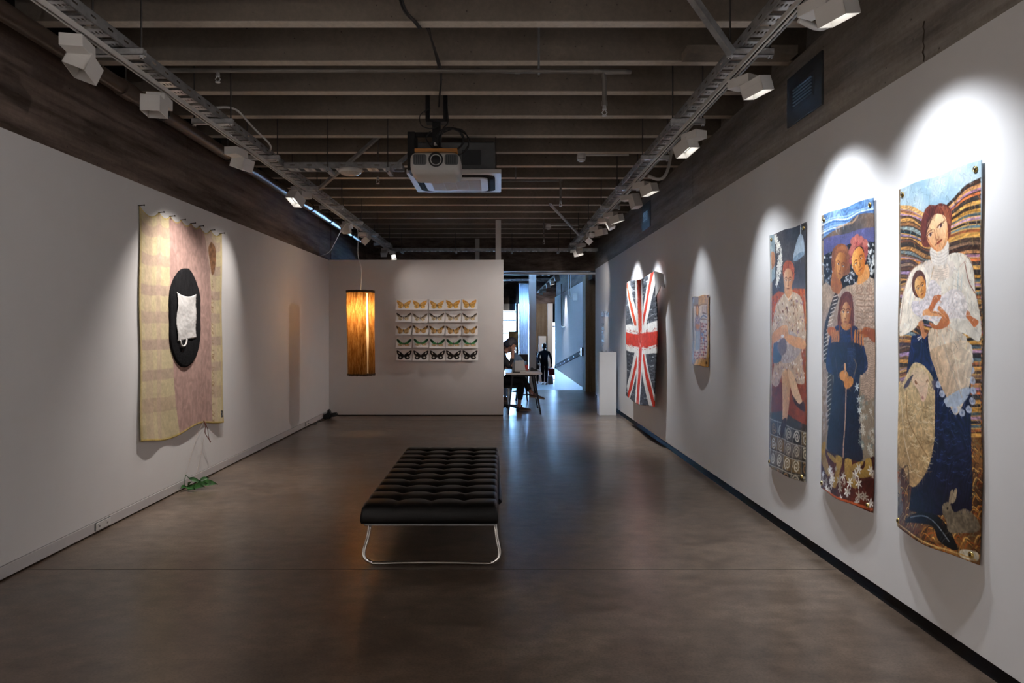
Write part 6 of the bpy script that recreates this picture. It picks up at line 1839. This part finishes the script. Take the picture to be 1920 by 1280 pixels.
# ------------------------------------------------------------------ woven hanging with black oval on the left wall
ty0, ty1 = 5.597, 7.25
tzt, tzb = 2.515, 0.552
def art_weave(c):
    w, h = c.w, c.h; q = random.Random(31)
    c.poly([(0, 0), (w, 0), (w, h), (0, h)], '#d0c19c', smooth=False, raw=True, tex=.15)
    y = 0; i = 0
    for (y0, y1, col) in [(.10, .20, '#b79b90'), (.36, .46, '#b0958c'), (.63, .72, '#a98e88'), (.86, .96, '#b0988c'), (1.10, 1.19, '#a58b86'), (1.36, 1.45, '#ad948a'), (1.60, 1.72, '#b59c88')]:
        c.poly([(0, y0), (w, y0 - .02), (w, y1 - .02), (0, y1)], col, smooth=False, raw=True, a=.55, tex=.15)
    for x0, x1, col, al in ((.0, .03, '#c9b47e', .8), (.08, .20, '#c3a69a', .3), (.28, .36, '#c3a69a', .4), (1.42, 1.5, '#c3a69a', .3), (1.6, w, '#d2c08c', .7)):
        c.poly([(x0, 0), (x1, 0), (x1, h), (x0, h)], col, smooth=False, raw=True, a=al, tex=.12)
    c.poly([(.50, 0), (1.22, 0), (1.34, .3), (1.40, .7), (1.38, 1.3), (1.40, h), (.68, h), (.58, 1.5), (.52, 1.0), (.51, .5)], '#b3938a', smooth=False, raw=True, tex=.12, wave=(5, .4, .5, .05))
    c.poly([(1.24, 0), (1.40, .02), (1.44, .3), (1.40, .5), (1.30, .25)], '#c9b0a0', smooth=False, raw=True, tex=.12)
    c.poly([(1.32, .16), (1.46, .12), (1.49, .24), (1.46, .40), (1.40, .45), (1.36, .34)], '#8a6244', raw=True, tex=.5)
    for i in range(50):
        t_ = q.uniform(.5, h); c.line([(1.40, t_), (1.42 + q.uniform(0, .03), t_ + q.uniform(-.02, .03))], .006, '#9a7a5c', smooth=False, raw=True)
    c.poly([(0, h - .022), (w, h - .022), (w, h), (0, h)], '#d3bb70', smooth=False, raw=True)
    c.poly([(0, 0), (w, 0), (w, .014), (0, .014)], '#cdb56c', smooth=False, raw=True)
    c.poly([(1.575, h - .13), (1.625, h - .13), (1.625, h - .06), (1.575, h - .06)], '#20242c', smooth=False, raw=True); c.line([(1.585, h - .12), (1.61, h - .09), (1.588, h - .07)], .006, '#e8e8e8', smooth=False, raw=True)
wv = thing('woven_hanging', (XL, 6.42, tzb), 'large pale yellow and pink checked cloth with black oval, hung by nails', 'textile')
cv = Canvas(ty1 - ty0, tzt - tzb, 200, 230, lambda s_, t_: (s_, t_), '#d9c48c'); art_weave(cv)
NAILS = [0.0, .20, .32, .445, .57, .68, .84, .985]
def wpos(u, v):
    w, h = ty1 - ty0, tzt - tzb
    sag = 0
    for a_, b_ in zip(NAILS[:-1], NAILS[1:]):
        if a_ <= u <= b_:
            s_ = (u - a_) / (b_ - a_); sag = .045 * (b_ - a_) / .15 * 4 * s_ * (1 - s_)
    z = tzt - sag * (1 - v) ** 3 - v * h + .03 * (v ** 4) * math.sin(u * 9 + 2.0) - .01 * u * v
    d = .010 + .010 * (1 + math.sin(u * 21 + .6 * math.sin(v * 3))) * (.35 + .65 * v) * .5 + .012 * v ** 5 * (1 + math.sin(u * 15))
    return (XL + d, ty0 + u * w + .008 * math.sin(v * 12), z)
sheet('woven_cloth', cv.result(), wpos, M['cloth_art'], wv, .004, (-1, 0, 0))
for u in NAILS:
    p = wpos(min(u, .999), 0)
    MB().cyl((XL - .01, p[1], p[2] - .004), (XL + .05, p[1], p[2] + .002), .004, seg=6).build('nail', M['nail'], wv)
    MB().cyl((XL + .048, p[1], p[2] + .002), (XL + .052, p[1], p[2] + .002), .008, seg=8).build('nail_head', M['nail'], wv)
# black oval of felt and the white cloth pocket on it
m, nt, b = new_mat('black_felt')
link(nt, ramp(nt, noise(nt, 30, 5, .7, (1, 1, .3)), [(.3, (.004, .004, .005)), (.7, (.016, .016, .018))]), b.inputs['Base Color'])
b.inputs['Roughness'].default_value = .95; b.inputs['Specular IOR Level'].default_value = .15
bump(nt, b, noise(nt, 120, 4, .7), .5, .01)
M['felt'] = m
oc_y, oc_z, ow, oh = 6.39, 1.61, .305, .465
ov = [(1, .05), (1, .38), (.86, .62), (.50, .88), (.08, 1.0), (-.42, .9), (-.86, .64), (-1, .34), (-1, -.1), (-1, -.42), (-.84, -.70), (-.45, -.93), (-.02, -1.0), (.45, -.92), (.84, -.68), (1, -.36)]
OVAL = spline(ov, True, 4)
pts = []
for i in range(64):
    a_ = 2 * math.pi * i / 64
    ex_, ez_ = OVAL[i % 64]
    pts.append((oc_y + ow * ex_ * (1 + rnd.uniform(-.012, .012)), oc_z + oh * ez_ * (1 + rnd.uniform(-.008, .008))))
vs_, fs = [], []
rings = [(1.0, .012), (1.0, .030), (.96, .036), (.6, .038), (0.0, .039)]
for (s_, d) in rings:
    for (py_, pz_) in pts: vs_.append((XL + d, oc_y + (py_ - oc_y) * s_, oc_z + (pz_ - oc_z) * s_))
n = len(pts)
for i in range(len(rings) - 1):
    for k_ in range(n): fs.append((i * n + k_, i * n + (k_ + 1) % n, (i + 1) * n + (k_ + 1) % n, (i + 1) * n + k_))
MB().add(vs_, fs, True).build('black_oval', M['felt'], wv)
M['whitecloth'] = plain('crumpled_white_cloth', (0.62, 0.61, 0.60), 0.9, var=.12, nscale=12, bmp=.5, bscale=26)
vs_, fs = [], []; gn, gm = 26, 34
pw0, pw1, pz0_, pz1_ = 6.18, 6.57, 1.42, 1.835
for j in range(gm + 1):
    for i in range(gn + 1):
        u, v = i / gn, j / gm
        d = .046 + .006 * math.sin(u * 7 + v * 5) * math.sin(v * 6 - u * 3) + .008 * math.exp(-((u - .5) / .25) ** 2 - ((v - .35) / .2) ** 2) + rnd.uniform(-.002, .002)
        vs_.append((XL + d, pw0 + u * (pw1 - pw0) + .012 * math.sin(v * 8) * (1 - u) + rnd.uniform(-.002, .002), pz1_ - v * (pz1_ - pz0_) - .03 * math.sin(math.pi * u) * (1 - v) ** 2 - .03 * (1 - u) * v))
for j in range(gm):
    for i in range(gn):
        q_ = j * (gn + 1) + i; fs.append((q_, q_ + 1, q_ + gn + 2, q_ + gn + 1))
pk = MB().add(vs_, fs, True).build('white_pocket', M['whitecloth'], wv)
sd_ = pk.modifiers.new('solid', 'SOLIDIFY'); sd_.thickness = .004
MB().tube(spline([(XL + .05, 6.23, 1.40), (XL + .052, 6.25, 1.355), (XL + .052, 6.30, 1.345), (XL + .052, 6.34, 1.37), (XL + .05, 6.36, 1.41)], k=6), .008, 6).build('loose_strip', M['whitecloth'], pk)
M['redthread'] = plain('red_brown_thread', (0.22, 0.08, 0.06), .8)
MB().tube(spline([(XL + .05, 6.72, .60), (XL + .06, 6.74, .55), (XL + .05, 6.76, .47), (XL + .06, 6.86, .37)], k=6), .004, 5).build('loose_thread', M['redthread'], wv)
MB().tube(spline([(XL + .05, 6.73, .60), (XL + .06, 6.78, .52), (XL + .05, 6.84, .42), (XL + .06, 6.85, .36)], k=6), .003, 5).build('loose_thread', M['redthread'], wv)

# ------------------------------------------------------------------ butterfly prints on the partition
def butterfly(c, row, col_):
    q = random.Random(row * 10 + col_); w, h = c.w, c.h
    cx_, cy_ = w * .5, h * .45
    def wing(p, colr, **k_):
        for s_ in (-1, 1): c.poly([(cx_ + s_ * x * w * 1.08, cy_ + y * h * 1.12) for x, y in p], colr, raw=True, **k_)
    j = lambda v: v + q.uniform(-.02, .02)
    up = [(.02, .02), (.12, j(-.14)), (.30, j(-.28)), (.39, -.30), (.37, j(-.08)), (.28, .10), (.10, .12)]
    lo = [(.02, .06), (.14, .06), (.28, .10), (.31, j(.24)), (.22, .36), (.10, j(.34)), (.03, .20)]
    if row == 0:
        wing(lo, '#dcae5e', tex=.5); wing(up, q.choice(['#c98f3c', '#d49a48', '#cf9a50']), tex=.5); wing([(.06, .0), (.2, -.1), (.3, -.12), (.2, .04)], '#e8c078', a=.7)
    elif row == 1:
        wing([(.02, .10), (.12, .12), (.26, .12), (.29, .22), (.18, .33), (.08, .26)], '#cdb893', tex=.5); wing([(.02, .06), (.14, .0), (.30, -.2), (.40, -.28), (.38, -.08), (.26, .10), (.1, .14)], '#bfae94', tex=.5)
        wing([(.03, .02), (.16, -.04), (.30, -.22), (.41, -.28), (.39, -.16), (.28, -.08), (.14, .06)], '#3a322e' if col_ in (0, 2, 4) else '#7a6a5a', tex=.4)
        for k_ in range(4): wing([(.10 + k_ * .07, .0 - k_ * .04), (.13 + k_ * .07, -.03 - k_ * .04), (.12 + k_ * .07, .10 - k_ * .03)], '#5a4a3c')
    elif row == 2:
        wing(lo, '#c99f66', tex=.4); wing([(.02, .04), (.14, -.06), (.34, -.26), (.43, -.28), (.38, -.06), (.26, .12), (.08, .14)], '#bf965c', tex=.4); wing([(.30, -.20), (.43, -.28), (.39, -.10), (.33, -.10)], '#4a3626'); wing([(.16, .28), (.24, .24), (.22, .34)], '#5a4430'); wing([(.14, -.04), (.22, -.10), (.2, .02)], '#6a4e32')
    elif row == 3:
        wing([(.02, .12), (.16, .12), (.30, .14), (.32, .26), (.18, .32), (.06, .26)], '#c8a878', tex=.5, a=.85); wing([(.01, .08), (.14, .0), (.28, -.2), (.41, -.26), (.38, -.06), (.26, .1), (.08, .16)], '#3f8a52', tex=.4); wing([(.26, -.16), (.41, -.26), (.39, -.10), (.30, .0), (.24, -.04)], '#173a26'); wing([(.10, .02), (.2, -.06), (.22, .02), (.12, .08)], '#62ac70', a=.8)
    else:
        wing([(.02, .06), (.16, .06), (.30, .12), (.34, .26), (.24, .38), (.10, .36), (.03, .22)], '#1c1614', tex=.3); wing([(.02, .02), (.14, -.14), (.32, -.30), (.42, -.32), (.40, -.10), (.30, .08), (.10, .12)], '#1c1614', tex=.3)
        wing([(.24, -.10), (.30, -.20), (.33, -.16), (.28, -.04)], '#e8e0d4'); wing([(.16, .18), (.22, .15), (.26, .22), (.21, .28), (.16, .25)], '#dcd4c8')
    c.ell(cx_, cy_ + .10 * h, .006, .030, '#2a201a', raw=True)
    c.line([(cx_, cy_ + .14 * h), (cx_, cy_ + .34 * h)], .004, '#4a382a', smooth=False, raw=True)
names = ['golden orange', 'pale dark-edged', 'tan brown', 'green and tan', 'black and white']
rowsn = ['top', 'second', 'middle', 'fourth', 'bottom']; colsn = ['leftmost', 'second from left', 'centre', 'second from right', 'rightmost']
PXM = YB / FX
for r_ in range(5):
    for k_ in range(5):
        q = random.Random(r_ * 7 + k_)
        xl = (742.0 + 30.9 * k_ + q.uniform(-.6, .6) + .35 * r_ - VPX) * PXM
        zt_ = EYE - (560.5 + 23.8 * r_ + q.uniform(-.6, .6) - VPY) * PXM
        w, h = .278, .192
        t = thing('butterfly_print', (xl + w / 2, YB, zt_ - h), 'white paper with %s butterfly, %s row, %s' % (names[r_], rowsn[r_], colsn[k_]), 'print', 'butterfly prints on the partition')
        cv = Canvas(w, h, 60, 44, lambda s_, t_: (s_, t_), '#e9e6e4'); cv.n1[:] = cv.n1; butterfly(cv, r_, k_)
        c0, c1 = q.uniform(.04, .08), q.uniform(.05, .10)
        if r_ == 2: c1 += .06
        if r_ in (1, 2) and k_ == 4: c1 += .03
        def ppos(u, v, xl=xl, zt_=zt_, c0=c0, c1=c1, w=w, h=h):
            k2 = (c0 * (1 - u) + c1 * u)
            d = .004 + k2 * v ** 1.8 + .006 * math.sin(u * 3.1)
            return (xl + u * w, YB - d, zt_ - h * v * (1 - .5 * k2 * v))
        sheet('paper', cv.result(), ppos, M['paper_art'], t, .0012, (0, 1, 0))
        for u in (.04, .96):
            p = ppos(u, .04); MB().lathe((p[0], p[1] - .002, p[2]), [(.0035, .004), (.0035, -.001), (0, -.003)], 8, 'y').build('pin', M['chrome'], t)

# ------------------------------------------------------------------ lettering on the right wall
def wall_text(txt, y, z, size, squeeze=1.0):
    cu_ = bpy.data.curves.new('lettering', 'FONT'); cu_.body = txt; cu_.size = size; cu_.extrude = .0008
    tmp = bpy.data.objects.new('tmp', cu_); COL.objects.link(tmp)
    dg = bpy.context.evaluated_depsgraph_get()
    me = bpy.data.meshes.new_from_object(tmp.evaluated_get(dg)); bpy.data.objects.remove(tmp)
    me.materials.clear(); me.materials.append(M['lettering'])
    return me
M['lettering'] = plain('dark_grey_vinyl_lettering', (0.05, 0.05, 0.055), .6)
tx = thing('wall_lettering', (XR, 13.6, 1.3), 'dark lettering, a heading over six short lines, on the right wall above the plinth', 'lettering')
yl_ = Yw(1128.2)
for i, (txt, py_, sz) in enumerate((('Ea On What', 594.5, .165), ('DEM', 610.5, .075), ('DELL', 618.2, .075), ('EM', 625.5, .075), ('TMB', 633.2, .075), ('FMB', 640.6, .075), ('RQ', 648, .075))):
    me = wall_text(txt, 0, 0, sz)
    o = bpy.data.objects.new('text_line', me); COL.objects.link(o); o.parent = tx
    zz = EYE - (py_ - VPY) * yl_ / FX
    o.location = Vector((XR - .002, yl_, zz)) - Vector(tx.location)
    o.rotation_euler = (R(90), 0, R(-90))
    if i == 0: o.scale = (1.15, 1.0, 1)
    else: o.scale = (2.3, 1, 1)
